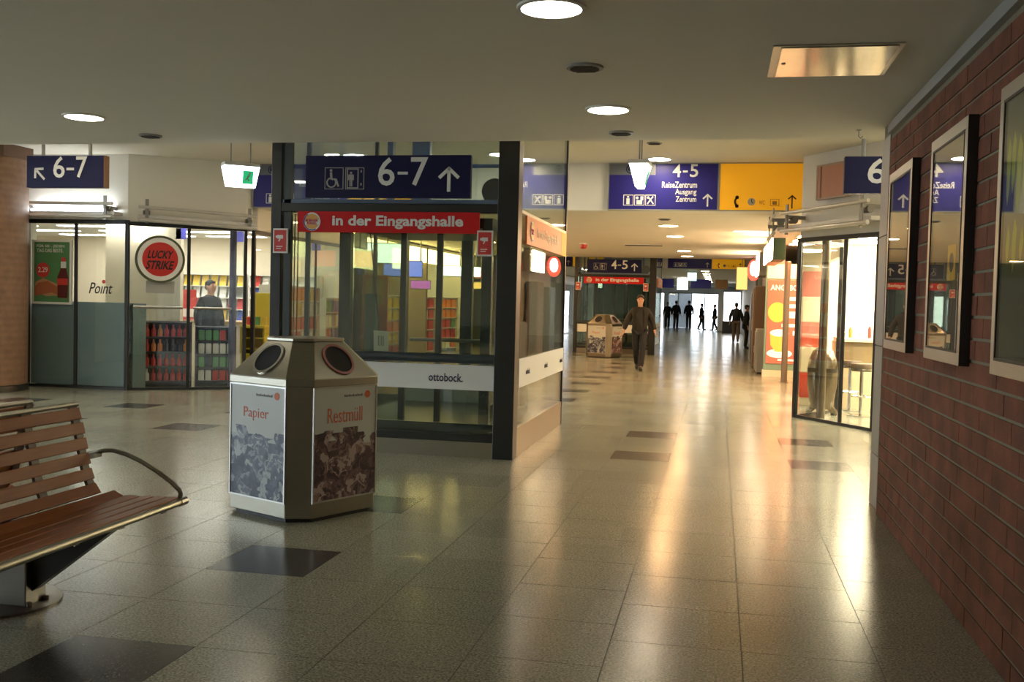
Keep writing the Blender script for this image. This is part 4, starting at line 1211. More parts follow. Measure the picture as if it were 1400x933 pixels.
def stock(cx, cy, rz, w, d, zs, gap, kind, label, group, ms, frac=.75, iw=.14, skip=.12):
    c, s = math.cos(rz), math.sin(rz)
    for z in zs[:-1]:
        n = int((w - .06) / (iw * 1.12)); m = ms[rnd.randrange(len(ms))]
        for i in range(n):
            if rnd.random() < skip:
                continue
            if rnd.random() < .35:
                m = ms[rnd.randrange(len(ms))]
            lx = -w / 2 + .03 + (i + .5) * (w - .06) / n; ly = .10
            put(kind, label, kind, group, (cx + lx * c - ly * s, cy + lx * s + ly * c, z + .011), rz, iw * .9, gap * frac, .12, m)
P = lambda n, c: mat('pack_' + n, c, .45, var=.15, scale=20)
pr, pw, pk, py_, pg, pb, po = P('red', (.55, .04, .03)), P('white', (.75, .74, .70)), P('dark', (.05, .045, .045)), P('yellow', (.72, .50, .04)), P('green', (.10, .30, .08)), P('blue', (.06, .10, .42)), P('orange', (.75, .24, .04))
shblack = mat('shelf_black', (.035, .03, .035), .5); shteal = mat('shelf_teal', (.12, .19, .20), .6); shwhite = mat('shelf_white', (.7, .68, .62), .5)
# backs of shelves behind the poster window
for i, (cx, lb) in enumerate(((-10.13, 'teal backed shelf standing behind the green poster'), (-9.28, 'teal backed shelf behind the pane with the word Point'))):
    t, zs = shelf_unit('display_shelf', lb, cx, 14.24, 0, .82, 1.33, .36, 5, shteal, True, group='teal shelves behind the window')
    stock(cx, 14.24, 0, .82, .36, zs, .24, 'carton', 'pale packet on the ' + lb, 'packets on ' + lb[:40], [P('teal', (.16, .24, .24)), P('pale', (.30, .36, .33)), P('deep', (.10, .16, .18))], .62, .15, .1)
# shelves behind the doors
t, zs = shelf_unit('display_shelf', 'black shelf of red goods behind the left door leaf', -8.70, 14.85, math.radians(32), .85, 1.05, .38, 4, shblack, True, group='black shelves in the shop')
stock(-8.70, 14.85, math.radians(32), .85, .38, zs, .24, 'bottle', 'small bottle on the black shelf behind the left door leaf', 'bottles on the black shelf', [pr, pk, pr, pw, po], .8, .085, .1)
t, zs = shelf_unit('display_shelf', 'low dark gondola shelf behind the right door leaf', -8.05, 15.35, math.radians(30), .62, .98, .40, 4, shblack, True, group='black shelves in the shop')
stock(-8.05, 15.35, math.radians(30), .62, .40, zs, .22, 'carton', 'small carton on the gondola behind the right door leaf', 'cartons on the gondola', [pw, pk, pr, pg, pk], .75, .10, .1)
# magazine racks at the back
for i, (cx, cy, rz, lb) in enumerate(((-10.6, 20.0, 0, 'tall magazine rack left of the shop centre'), (-9.0, 20.0, 0, 'tall magazine rack on the back wall of the shop'),
                                       (-12.3, 20.0, 0, 'tall magazine rack in the far left corner of the shop'))):
    t, zs = shelf_unit('magazine_rack', lb, cx, cy, rz, 1.5, 1.95, .35, 6, shwhite, True, .45, 'magazine racks')
    stock(cx, cy, rz, 1.5, .35, zs, .25, 'magazine', 'magazine in the ' + lb, 'magazines in ' + lb, [pr, pw, pb, pw, py_, pr], .9, .17, .05)
t, zs = shelf_unit('display_shelf', 'snack shelf with orange packs along the corridor glass', -7.45, 17.4, math.radians(90), 1.8, 1.7, .40, 6, shwhite, True, .1, 'snack shelves')
stock(-7.45, 17.4, math.radians(90), 1.8, .40, zs, .26, 'carton', 'snack pack on the shelf along the corridor glass', 'snack packs', [po, pr, pw, py_, pr], .85, .16, .05)
t, zs = shelf_unit('display_shelf', 'second snack shelf farther along the corridor glass', -7.45, 19.4, math.radians(90), 1.6, 1.5, .40, 5, shwhite, True, .1, 'snack shelves')
stock(-7.45, 19.4, math.radians(90), 1.6, .40, zs, .26, 'carton', 'pack on the farther snack shelf', 'farther snack packs', [pb, pr, pw, pg], .85, .16, .05)
# purple post, yellow display stand, counter
mat('purple_post', (.075, .06, .13), .4)
pc = Vector((-7.60, 15.10, 0)) - Vector((.585, -.811, 0)) * .0
o = make('round_post', MB().lathe([(.055, 0), (.055, 2.58)], (-7.68, 15.18, 0), 16), MATS['purple_post'], smooth=True)
tag(o, 'slim dark purple post behind the right shop door', 'post')
t = thing('display_stand', 'bright yellow display stand behind the purple post', 'display stand', (-7.68, 16.1, 0))
ymat = mat('stand_yellow', (.62, .46, .02), .45)
make('plinth', MB().box(-.21, .21, -.2, .2, 0, .52), ymat, t, world=False, bevel=.01)
make('tray', MB().box(-.23, .23, -.22, .22, .95, 1.0), ymat, t, world=False, bevel=.01)
make('back_board', MB().box(-.21, .21, .16, .20, .52, 1.55), ymat, t, world=False, bevel=.01)
for s in (-1, 1):
    make('side_board', MB().box(s * .21 - .015, s * .21 + .015, -.2, .2, .52, .98), ymat, t, world=False)
for k, z in enumerate((.60, .78)):
    make('tray', MB().box(-.195, .195, -.2, .16, z - .01, z + .01), ymat, t, world=False)
for k in range(4):
    put('carton', 'candy bag on the yellow display stand', 'candy', 'candy bags on the yellow stand', (-7.85 + .11 * k, 16.0, 1.003), 0, .10, .14, .08, [po, pr, pg, py_][k])
t = thing('sales_counter', 'cream sales counter inside the shop behind the doors', 'counter', (-9.2, 17.2, 0))
make('body', MB().box(-1.2, 1.2, -.3, .3, 0, .98), CREAM, t, world=False, bevel=.01)
make('worktop', MB().box(-1.26, 1.26, -.36, .36, .98, 1.03), mat('worktop_wood', (.45, .30, .16), .4), t, world=False, bevel=.008)
t = thing('brochure_rack', 'red brochure stand on the shop counter', 'stand', (-9.55, 17.1, 1.03))
make('base', MB().box(-.15, .15, -.1, .1, 0, .03), pr, t, world=False)
make('board', MB().box(-.14, .14, .05, .08, .03, .55), pr, t, world=False)
make('pocket', MB().box(-.12, .12, -.02, .05, .05, .2), pw, t, world=False)
# fluorescent panels in the shop ceiling
g = 'fluorescent panels of the left shop'
for iy, y in enumerate((15.6, 16.9, 18.2, 19.5)):
    for ix, x in enumerate((-8.2, -9.8, -11.4, -13.2)):
        t = thing('ceiling_lamp', 'bright rectangular light panel in the ceiling of the left shop', 'ceiling light', (x, y, 2.72), 0, g)
        make('frame', MB().box(-.62, .62, -.17, .17, -.012, 0), WHITE, t, world=False)
        make('diffuser', MB().box(-.60, .60, -.15, .15, -.02, -.012), E_F, t, world=False)
for k, (x, y) in enumerate(((-8.9, 15.7), (-8.1, 16.3), (-8.0, 17.5), (-7.8, 18.9))):
    o = make('ceiling_tag', MB().box(x - .09, x + .09, y, y + .012, 2.42, 2.60).tube([(x, y + .006, 2.60), (x, y + .006, 2.72)], .004, 5), mat('tag_blue', (.12, .12, .62), .5))
    tag(o, 'small blue tag hanging from the ceiling of the left shop', 'tag', 'blue ceiling tags')

# ------------------------------------------------------------------ shops along the left aisle
def side_shop(side, xf, depth, y0, y1, fascia, wallm, lamp, title, z_f=2.45):
    """plain shop room beside the corridor; side -1 left, +1 right"""
    xb = xf + side * depth
    a, b = min(xf, xb), max(xf, xb)
    r = struct('wall_' + title, MB().box(xb - .05, xb + .05, y0, y1, 0, HC).box(a, b, y1 - .06, y1 + .06, 0, HC).box(a, b, y0 - .03, y0 + .03, 0, HC), wallm)
    struct('ceiling_' + title, MB().box(a, b, y0, y1, 2.80, 2.86), WHITE)
    x_in = xf + side * .08
    fz = make('fascia', MB().box(min(xf, x_in), max(xf, x_in), y0 + .1, y1 - .1, z_f, 2.80), fascia, r)
    for k in range(int((y1 - y0) / 2)):
        yy = y0 + 1 + 2 * k
        t = thing('ceiling_lamp', 'light panel in the ceiling of the ' + title.replace('_', ' '), 'ceiling light', (xf + side * depth * .45, yy, 2.80), 0, 'light panels of the ' + title.replace('_', ' '))
        make('diffuser', MB().box(-.5, .5, -.2, .2, -.02, 0), lamp, t, world=False)
    return r
side_shop(-1, -7.36, 3.2, 20.6, 25.2, E_FAS, mat('shop_brown', (.34, .27, .19), .7), E_F, 'bakery_shop')
side_shop(-1, -7.36, 3.2, 25.2, 30.2, E_FAS, mat('shop_olive', (.28, .28, .20), .7), E_F, 'flower_shop')
side_shop(-1, -7.36, 3.2, 38.9, 46.0, mat('fascia_blue', (.2, .25, .5), .4), WHITE, E_F, 'far_shop')
def lit_board(x, y, z, w, h, m, label, rz, txt=None, tm=None):
    t = thing('light_box', label, 'light box', (x, y, z), rz)
    make('case', MB().box(-w / 2, w / 2, -.05, .05, 0, h), GREYP, t, world=False, bevel=.005)
    make('face', MB().box(-w / 2 + .02, w / 2 - .02, -.058, -.05, .02, h - .02), m, t, world=False)
    make('hanger', MB().box(-.015, .015, -.02, .02, h, HC - z), GREYP, t, world=False)
    return t
E_PUR = mat('lightbox_purple', (.45, .12, .55), emit=.8); E_BLU = mat('lightbox_blue', (.18, .22, .9), emit=1.2)
lit_board(-7.0, 20.9, 2.25, .9, .45, E_BOX, 'white light box in the left aisle seen through the lift', math.radians(25))
lit_board(-7.0, 22.0, 2.0, .9, .38, E_BLU, 'blue light box in the left aisle seen through the lift', math.radians(25))
lit_board(-7.0, 19.2, 2.1, .7, .35, E_BOXR, 'red light box in the left aisle seen through the lift', math.radians(25))
lit_board(-7.0, 23.4, 1.75, .5, .22, E_PUR, 'purple light box in the left aisle seen through the lift', math.radians(25))
lit_board(-6.9, 28.6, 2.15, .55, .22, E_BOXR, 'small red light box far down the left aisle', math.radians(15))
lit_board(-6.9, 29.3, 1.85, .55, .22, E_BOXY, 'small yellow light box far down the left aisle', math.radians(15))
lit_board(-6.95, 27.0, 2.15, 1.2, .30, E_BOX, 'long white light box far down the left aisle', math.radians(35))
for i, (y, lb) in enumerate(((21.8, 'goods shelf of the first shop in the left aisle'), (23.8, 'second goods shelf of the left aisle'), (26.4, 'third goods shelf of the left aisle'), (28.8, 'last goods shelf of the left aisle'))):
    t, zs = shelf_unit('display_shelf', lb, -7.95, y, math.radians(65), 1.5, 1.6, .4, 5, shwhite, True, .1, 'shelves of the left aisle')
    stock(-7.95, y, math.radians(65), 1.5, .4, zs, .28, 'carton', 'colourful pack on the ' + lb, 'packs on the ' + lb, [po, pr, pw, py_, pg, pr], .85, .2, .05)
t = thing('column_banner', 'orange and red column banner in the left aisle seen through the lift', 'banner', (-7.05, 20.3, 0))
make('foot', MB().box(-.3, .3, -.1, .1, 0, .05), STEELD, t, world=False)
make('sheet', MB().box(-.28, .28, -.02, .02, .05, 2.0), po, t, world=False)
make('red_field', MB().box(-.28, .28, -.026, -.02, .6, 1.3), pr, t, world=False)
make('yellow_field', MB().box(-.2, .2, -.026, -.02, 1.4, 1.9), py_, t, world=False)

# ------------------------------------------------------------------ snack bar at the right
g = 'light panels of the snack bar'
for x in (2.5, 4.0, 5.8):
    for y in (14.6, 16.0, 17.2):
        t = thing('ceiling_lamp', 'bright panel in the ceiling of the snack bar', 'ceiling light', (x, y, 2.62), 0, g)
        make('frame', MB().box(-.47, .47, -.37, .37, -.012, 0), WHITE, t, world=False)
        make('diffuser', MB().box(-.45, .45, -.35, .35, -.02, -.012), E_S, t, world=False)
o = make('steel_column', MB().lathe([(.058, 0), (.058, 2.62)], (1.43, 14.62, 0), 20), steel_mat('warm_steel', (.20, .165, .125), .25), smooth=True)
tag(o, 'slim steel column behind the snack bar window', 'column')
t = thing('ash_bin', 'tall rounded steel drum behind the snack bar window', 'bin', (1.47, 14.95, 0))
make('body', MB().lathe([(.13, .10), (.17, .22), (.205, .45), (.205, .62)], seg=28, cap=False), MATS['warm_steel'], t, world=False, smooth=True)
make('band', MB().lathe([(.208, .62), (.208, .68)], seg=28, cap=False), RUBBER, t, world=False, smooth=True)
make('lid', MB().lathe([(.205, .68), (.19, .80), (.14, .92), (.06, .985), (.01, 1.0)], seg=28), MATS['warm_steel'], t, world=False, smooth=True)
for k in range(3):
    a = k * 2.1 + .4
    make('foot', MB().tube([(.13 * math.cos(a), .13 * math.sin(a), .12), (.20 * math.cos(a), .20 * math.sin(a), .05), (.19 * math.cos(a), .19 * math.sin(a), 0)], [.05, .045, .05], 10), MATS['warm_steel'], t, world=False, smooth=True)
t = thing('striped_pillar', 'pillar of alternating red and cream blocks beside the snack bar', 'pillar', (1.42, 16.6, 0))
cb = mat('block_cream', (.72, .60, .42), .5); rb = mat('block_red', (.60, .05, .025), .5)
make('core', MB().box(-.12, .12, -.12, .12, 0, 2.88), cb, t, world=False)
for k in range(7):
    z = .12 + .395 * k
    make('block', MB().box(-.135, .135, -.135, .135, z + .003, z + .392), rb if k % 2 == 0 else cb, t, world=False, bevel=.004)
t = thing('counter', 'snack bar counter with brown front and pale top', 'counter', (3.1, 16.5, 0))
make('top', MB().box(-1.3, 1.6, -.35, .35, 1.02, 1.08), mat('counter_top', (.80, .74, .62), .3), t, world=False, bevel=.008)
make('front_upper', MB().box(-1.22, 1.55, -.28, .28, .68, 1.02), mat('counter_brown', (.33, .235, .13), .45), t, world=False)
make('front_lower', MB().box(-1.20, 1.53, -.26, .26, .0, .68), mat('counter_cream', (.74, .60, .40), .45), t, world=False)
make('end_post', MB().box(-1.32, -1.22, -.3, .3, 0, 1.02), mat('counter_cream', (.74, .60, .40), .45), t, world=False)
for i, (x, h, r, m) in enumerate(((2.0, .16, .03, po), (2.15, .12, .035, CREAM), (2.28, .18, .028, pr), (2.45, .1, .04, CHROME), (2.62, .2, .03, CREAM), (2.8, .14, .035, po), (1.9, .1, .03, CHROME))):
    o = make('jar', MB().lathe([(r * .9, 1.08), (r, 1.08 + h * .2), (r, 1.08 + h * .8), (r * .6, 1.08 + h * .9), (r * .6, 1.08 + h)], (x, 16.35, 0), 10), m, smooth=True)
    tag(o, 'small jar or bottle standing on the snack bar counter', 'jar', 'jars on the snack counter')
def stool(x, y, label):
    t = thing('bar_stool', label, 'stool', (x, y, 0), 0, 'bar stools')
    make('base', MB().lathe([(.19, 0), (.19, .015), (.05, .035)], seg=24), CHROME, t, world=False, smooth=True)
    make('pole', MB().lathe([(.028, .03), (.028, .64)], seg=14), CHROME, t, world=False, smooth=True)
    make('footrest', MB().tube([(.14 * math.cos(a), .14 * math.sin(a), .28) for a in [2 * math.pi * k / 16 for k in range(17)]], .012, 6), CHROME, t, world=False, smooth=True)
    make('spoke', MB().tube([(-.14, 0, .28), (.14, 0, .28)], .010, 6), CHROME, t, world=False)
    make('seat', MB().lathe([(.15, .64), (.165, .655), (.165, .73), (.15, .75)], seg=26), mat('stool_brown', (.10, .065, .04), .5), t, world=False, smooth=True)
    make('seat_rim', MB().lathe([(.168, .66), (.168, .68)], seg=26, cap=False), CHROME, t, world=False)
stool(2.03, 15.15, 'bar stool with dark brown seat inside the snack bar window')
stool(1.97, 15.95, 'bar stool farther back by the end of the counter')
o = thing('wall_board', 'small reddish framed board high on the wall above the snack bar', 'board', (1.45, 13.9, 2.95))
n_ = Vector((-.843, -.539, 0)); fr = Fr(Vector((1.28, 14.18, 2.98)) + n_ * .05, (.539, -.843, 0))
make('panel', fr.rect(MB(), 0, 0, .60, .42, -.04, 0), mat('board_red', (.50, .22, .14), .5), o)
make('frame', fr.frame(MB(), -.02, -.02, .62, .44, .025, -.045, .006), mat('board_frame', (.42, .30, .22), .5), o)
make('divider', fr.rect(MB(), .06, 0, .085, .42, 0, .006), mat('board_brown', (.22, .09, .05), .5), o)

# second snack place with the offer poster
side_shop(1, 2.3, 3.0, 18.2, 23.0, mat('fascia_red', (.55, .08, .04), .4), CREAM, E_S, 'snack_niche', 2.3)
for y in (18.9, 20.1, 21.3, 22.4):  # row added to warm and brighten the corridor floor and ceiling
    t = thing('ceiling_lamp', 'added warm lamp above the snack niche front', 'ceiling light', (1.75, y, HC), 0, 'added lamps above the snack niche front')
    make('frame', MB().box(-.32, .32, -.27, .27, -.02, 0), WHITE, t, world=False)
    make('diffuser', MB().box(-.30, .30, -.25, .25, -.03, -.02), mat('niche_fill_lamp', (1.0, .64, .32), emit=26.0), t, world=False)
t = thing('snack_counter', 'low snack counter in the niche behind the pole', 'counter', (2.45, 20.5, 0))
make('body', MB().box(-.3, .3, -2.0, 2.0, 0, .98), cb, t, world=False)
make('top', MB().box(-.36, .36, -2.05, 2.05, .98, 1.03), ALU, t, world=False)
o = make('floor_pole', MB().lathe([(.062, 0), (.062, 2.45), (.05, 2.46)], (1.345, 21.3, 0), 16).lathe([(.09, 0), (.09, .012)], (1.345, 21.3, 0), 16), mat('pole_brown', (.26, .20, .15), .35, .6), smooth=True)
tag(o, 'brown metal pole standing in front of the red offer poster', 'pole')
t = thing('offer_poster', 'tall red lit offer poster ANGEBOT beside the snack bars', 'poster', (1.42, 23.0, 0))
fr = Fr((1.0, 22.93, 0), (1, 0, 0))
make('plinth', MB().box(.98, 1.86, 22.93, 23.1, 0, .15), mat('plinth_cream', (.75, .66, .5), .5), t)
make('case', MB().box(1.0, 1.84, 22.95, 23.08, .15, 2.48), mat('case_green', (.25, .38, .30), .4), t, bevel=.01)
E_P = mat('poster_lit_red', (.80, .14, .085), emit=.22)
f_ = make('face', fr.rect(MB(), .05, .30, .82, 2.12, -.02, .004), E_P, t)
make('top_light', fr.rect(MB(), .03, 2.16, .84, 2.46, -.02, .004), mat('poster_lit_cream', (1.0, .62, .30), emit=.7), t)
E_W = mat('poster_lit_white', (1.0, .85, .66), emit=.35); E_Y = mat('poster_lit_yellow', (1.0, .42, .06), emit=.35)
lettering(f_, fr, 'ANGEBOT', .10, .78, 1.90, 2.02, E_W, .006, .02)
make('food', fr.disc(MB(), .26, 1.42, .20, .22, .004, .008, 22), E_Y, f_)
make('bowl', fr.poly(MB(), [(.12, .98), (.52, .98), (.48, .68), (.38, .56), (.24, .56), (.14, .70)], .004, .008), E_Y, f_)
make('bowl_food', fr.disc(MB(), .32, .97, .20, .08, .008, .012, 20), E_W, f_)
make('plate', fr.disc(MB(), .33, .52, .27, .10, .003, .006, 22), E_W, f_)
for (x0, x1, y0, y1) in ((.46, .76, 1.68, 1.76), (.50, .78, 1.52, 1.60), (.48, .78, 1.30, 1.44), (.36, .74, 1.10, 1.17), (.60, .78, .92, 1.02), (.30, .74, .36, .40)):
    make('white_print', fr.rect(MB(), x0, y0, x1, y1, .004, .008), E_W, f_)
# light boxes along the corridor front
def flank_box(y0, y1, z0, z1, m, endm, label, x0=.92, x1=1.16):
    t = thing('light_box', label, 'light box', ((x0 + x1) / 2, y0, z0), 0, 'light boxes along the snack bars')
    make('case', MB().box(x0 + .02, x1, y0, y1, z0, z1), endm, t)
    make('face', MB().box(x0, x0 + .02, y0 + .01, y1 - .01, z0 + .01, z1 - .01), m, t)
    make('bracket', MB().box(x1 - .06, x1 - .03, (y0 + y1) / 2, (y0 + y1) / 2 + .04, z1, HC + .0), GREYP, t)
flank_box(19.2, 20.4, 2.40, 2.88, E_BOXW, mat('box_green', (.02, .05, .025), .5), 'white lit box with dark green end under the corridor ceiling')
flank_box(20.9, 22.7, 2.42, 2.80, E_BOXW, mat('box_pink', (.55, .25, .2), .5), 'pinkish lit box after the dark green ended one')
flank_box(25.6, 27.4, 2.30, 2.86, E_BOXW, GREYP, 'narrow white lit box third along the snack bars')
t = thing('round_light_sign', 'round red and white sign farther down the snack bars', 'sign', (.90, 29.0, 2.25))
fr = Fr((.90, 29.0, 2.55), (.5, -.866, 0))
make('disc', fr.disc(MB(), 0, 0, .29, .29, -.06, 0, 28), E_BOXR, t)
make('white_band', fr.disc(MB(), .03, .04, .17, .20, 0, .01, 28), E_BOX, t)
make('hanger', MB().box(.90, .92, 29.02, 29.04, 2.82, HC), GREYP, t)
t = thing('round_light_sign', 'pale yellow lit sign beyond the round red one', 'sign', (.72, 35.6, 2.1))
make('case', MB().box(.55, .95, 35.6, 35.7, 2.1, 2.9), GREYP, t, bevel=.01)
make('face', MB().box(.57, .93, 35.59, 35.6, 2.12, 2.88), E_BOXY, t)
make('hanger', MB().box(.74, .76, 35.64, 35.66, 2.9, AC), GREYP, t)
struct('wall_snack_row', MB().box(1.22, 1.4, 23.12, 30.3, 0, HC), mat('row_grey', (.33, .30, .26), .5))
struct('wall_snack_row_far', MB().box(1.32, 1.5, 38.9, 66.0, 0, HC), mat('row_grey', (.33, .30, .26), .5))
struct('wall_snack_row_end', MB().box(1.4, 9, 30.2, 30.4, 0, AC), WHITE)
struct('wall_snack_row_start', MB().box(1.4, 9, 38.6, 38.9, 0, AC), WHITE)
struct('wall_aisle_end', MB().box(-16, -7.36, 30.1, 30.3, 0, AC), WHITE)
struct('wall_aisle_start', MB().box(-16, -7.36, 38.6, 38.9, 0, AC), WHITE)
for i, (y, h, m, lb) in enumerate(((24.3, 1.02, GREYP, 'grey vending cabinet just past the red offer poster'), (26.6, 2.05, mat('cab_brown', (.16, .10, .06), .5), 'tall brown cabinet along the snack row'), (28.6, 1.95, STEELD, 'dark tall cabinet farther along the snack row'))):
    t = thing('cabinet', lb, 'cabinet', (1.0, y, 0))
    make('body', MB().box(-.12, .16, -.5, .5, .04, h), m, t, world=False, bevel=.01)
    make('plinth', MB().box(-.10, .16, -.48, .48, 0, .04), RUBBER, t, world=False)
    make('door', MB().box(-.14, -.12, -.45, .45, .08, h - .06), m, t, world=False)
    make('handle', MB().box(-.16, -.14, .34, .37, h * .45, h * .6), ALU, t, world=False)

# ------------------------------------------------------------------ far end with daylight
FE = 71.5
struct('wall_far', MB().box(-16, -4.3, FE, FE + .3, 0, HC).box(-4.3, .05, FE, FE + .3, 2.45, HC).box(.05, 9, FE, FE + .3, 0, HC).box(-3.75, -3.45, FE, FE + .3, 0, 2.45), mat('far_white', (.70, .72, .76), .6))
struct('ground_outside', MB().box(-40, 30, 73, 140, -.3, -.01), mat('outside_paving', (.55, .56, .58), .8))
d1 = struct('door_1', MB().box(-4.3, .05, FE + .1, FE + .16, 2.38, 2.45), GREYP)
for x in (-3.45, -2.75, -1.85, -.95, -.02):
    make('door_post', MB().box(x - .035, x + .035, FE + .08, FE + .18, 0, 2.38), GREYP, d1)
for x0, x1 in ((-3.41, -2.79), (-2.71, -1.89), (-1.81, -.99), (-.91, -.06)):
    make('pane', MB().box(x0, x1, FE + .12, FE + .13, .05, 2.38), GLASS, d1)
o = struct('wall_far_porch', MB().box(-3.6, -1.9, 73.2, 73.4, 0, 2.6), mat('porch_grey', (.36, .38, .42), .6))
t = thing('white_pillar', 'white square pillar left of the bright far lightbox', 'pillar', (.12, 62.0, 0))
make('shaft', MB().box(-.16, .16, -.2, .2, .1, HC), mat('far_white', (.70, .72, .76), .6), t, world=False)
make('base', MB().box(-.18, .18, -.22, .22, 0, .1), GREYP, t, world=False)
t = thing('advert_lightbox', 'large bright screen on a black stand at the far end', 'light box', (.78, 60.0, 0))
make('stand', MB().box(-.54, .48, -.15, .15, 0, .68), RUBBER, t, world=False)
make('case', MB().box(-.54, .48, -.12, .12, .68, 2.42), RUBBER, t, world=False)
make('screen', MB().box(-.49, .44, -.14, -.12, .72, 2.38), E_BOX, t, world=False)
def far_sign(x, y, z, w, h, m, label, lit=False):
    t = thing('hanging_sign', label, 'sign', (x, y, z))
    make('board', MB().box(-w / 2, w / 2, -.05, .05, 0, h), m, t, world=False, bevel=.005)
    for s in (-.3, .3):
        make('hanger', MB().box(s * w - .015, s * w + .015, -.01, .01, h, HC - z), GREYP, t, world=False)
    return t
far_sign(-2.55, 52, 2.42, .6, .45, BLUE, 'small far blue hanging sign left of the white lit sign')
far_sign(-1.75, 50, 2.30, .50, .55, E_BOX, 'square white lit sign hanging in the far corridor')
far_sign(-.90, 52, 2.42, 1.0, .45, BLUE, 'far blue hanging sign right of the white lit sign')
far_sign(.10, 52, 2.42, .62, .45, mat('far_brown', (.40, .20, .06), .5), 'far brownish hanging sign in the corridor')
far_sign(-1.05, 40.2, 2.50, .35, .32, mat('exit_far', (.5, .75, .65), emit=.9), 'far pale green exit light before the second header')

# side exit of the left aisle: added lit room stands in for its daylight
side_shop(-1, -7.36, 3.0, 46.2, 60.0, mat('fascia_white', (.75, .75, .8), .4), WHITE, mat('cool_panel', (.85, .92, 1.0), emit=9.0), 'side_exit_stand_in', 2.5)
pane_wall('window_7', (-7.36, 46.3), (-7.36, 59.9), 0, 2.5, [.2, .4, .6, .8], GLASS, ALU)
struct('wall_far_aisle', MB().box(-10.4, -7.36, 60.1, FE, 0, HC), WHITE)

# ------------------------------------------------------------------ people
def skin_mesh(name, nodes, edges, root, sub=2):
    keys = list(nodes); idx = {k: i for i, k in enumerate(keys)}
    me = bpy.data.meshes.new(name)
    me.from_pydata([nodes[k][0] for k in keys], [(idx[a], idx[b]) for a, b in edges], [])
    o = bpy.data.objects.new(name, me); COL.objects.link(o)
    o.modifiers.new('skin', 'SKIN')
    sv = o.data.skin_vertices[0].data
    for k in keys:
        r = nodes[k][1]
        sv[idx[k]].radius = r if isinstance(r, tuple) else (r, r)
        sv[idx[k]].use_root = (k == root)
    s = o.modifiers.new('sub', 'SUBSURF'); s.levels = sub; s.render_levels = sub
    dg = bpy.context.evaluated_depsgraph_get()
    out = bpy.data.meshes.new_from_object(o.evaluated_get(dg))
    bpy.data.objects.remove(o); bpy.data.meshes.remove(me)
    out.polygons.foreach_set('use_smooth', [True] * len(out.polygons))
    out.name = name
    return out

def pose(p):
    """joint positions in metres, facing -Y, height about 1.75"""
    J = {'pel': (0, 0, .95), 'spi': (0, .0, 1.12), 'che': (0, -.01, 1.30), 'nb': (0, .0, 1.455), 'nk': (0, -.015, 1.51), 'jaw': (0, -.035, 1.575), 'hd': (0, -.02, 1.65), 'cr': (0, -.01, 1.715)}
    for s, n in ((1, 'L'), (-1, 'R')):
        J['sh' + n] = (.172 * s, .005, 1.395); J['el' + n] = (.255 * s, .03, 1.15); J['wr' + n] = (.27 * s, -.04, .91)
        J['hp' + n] = (.09 * s, .0, .90); J['kn' + n] = (.095 * s, -.02, .50); J['an' + n] = (.095 * s, .02, .085); J['to' + n] = (.11 * s, -.15, .03)
    J.update(p)
    return J

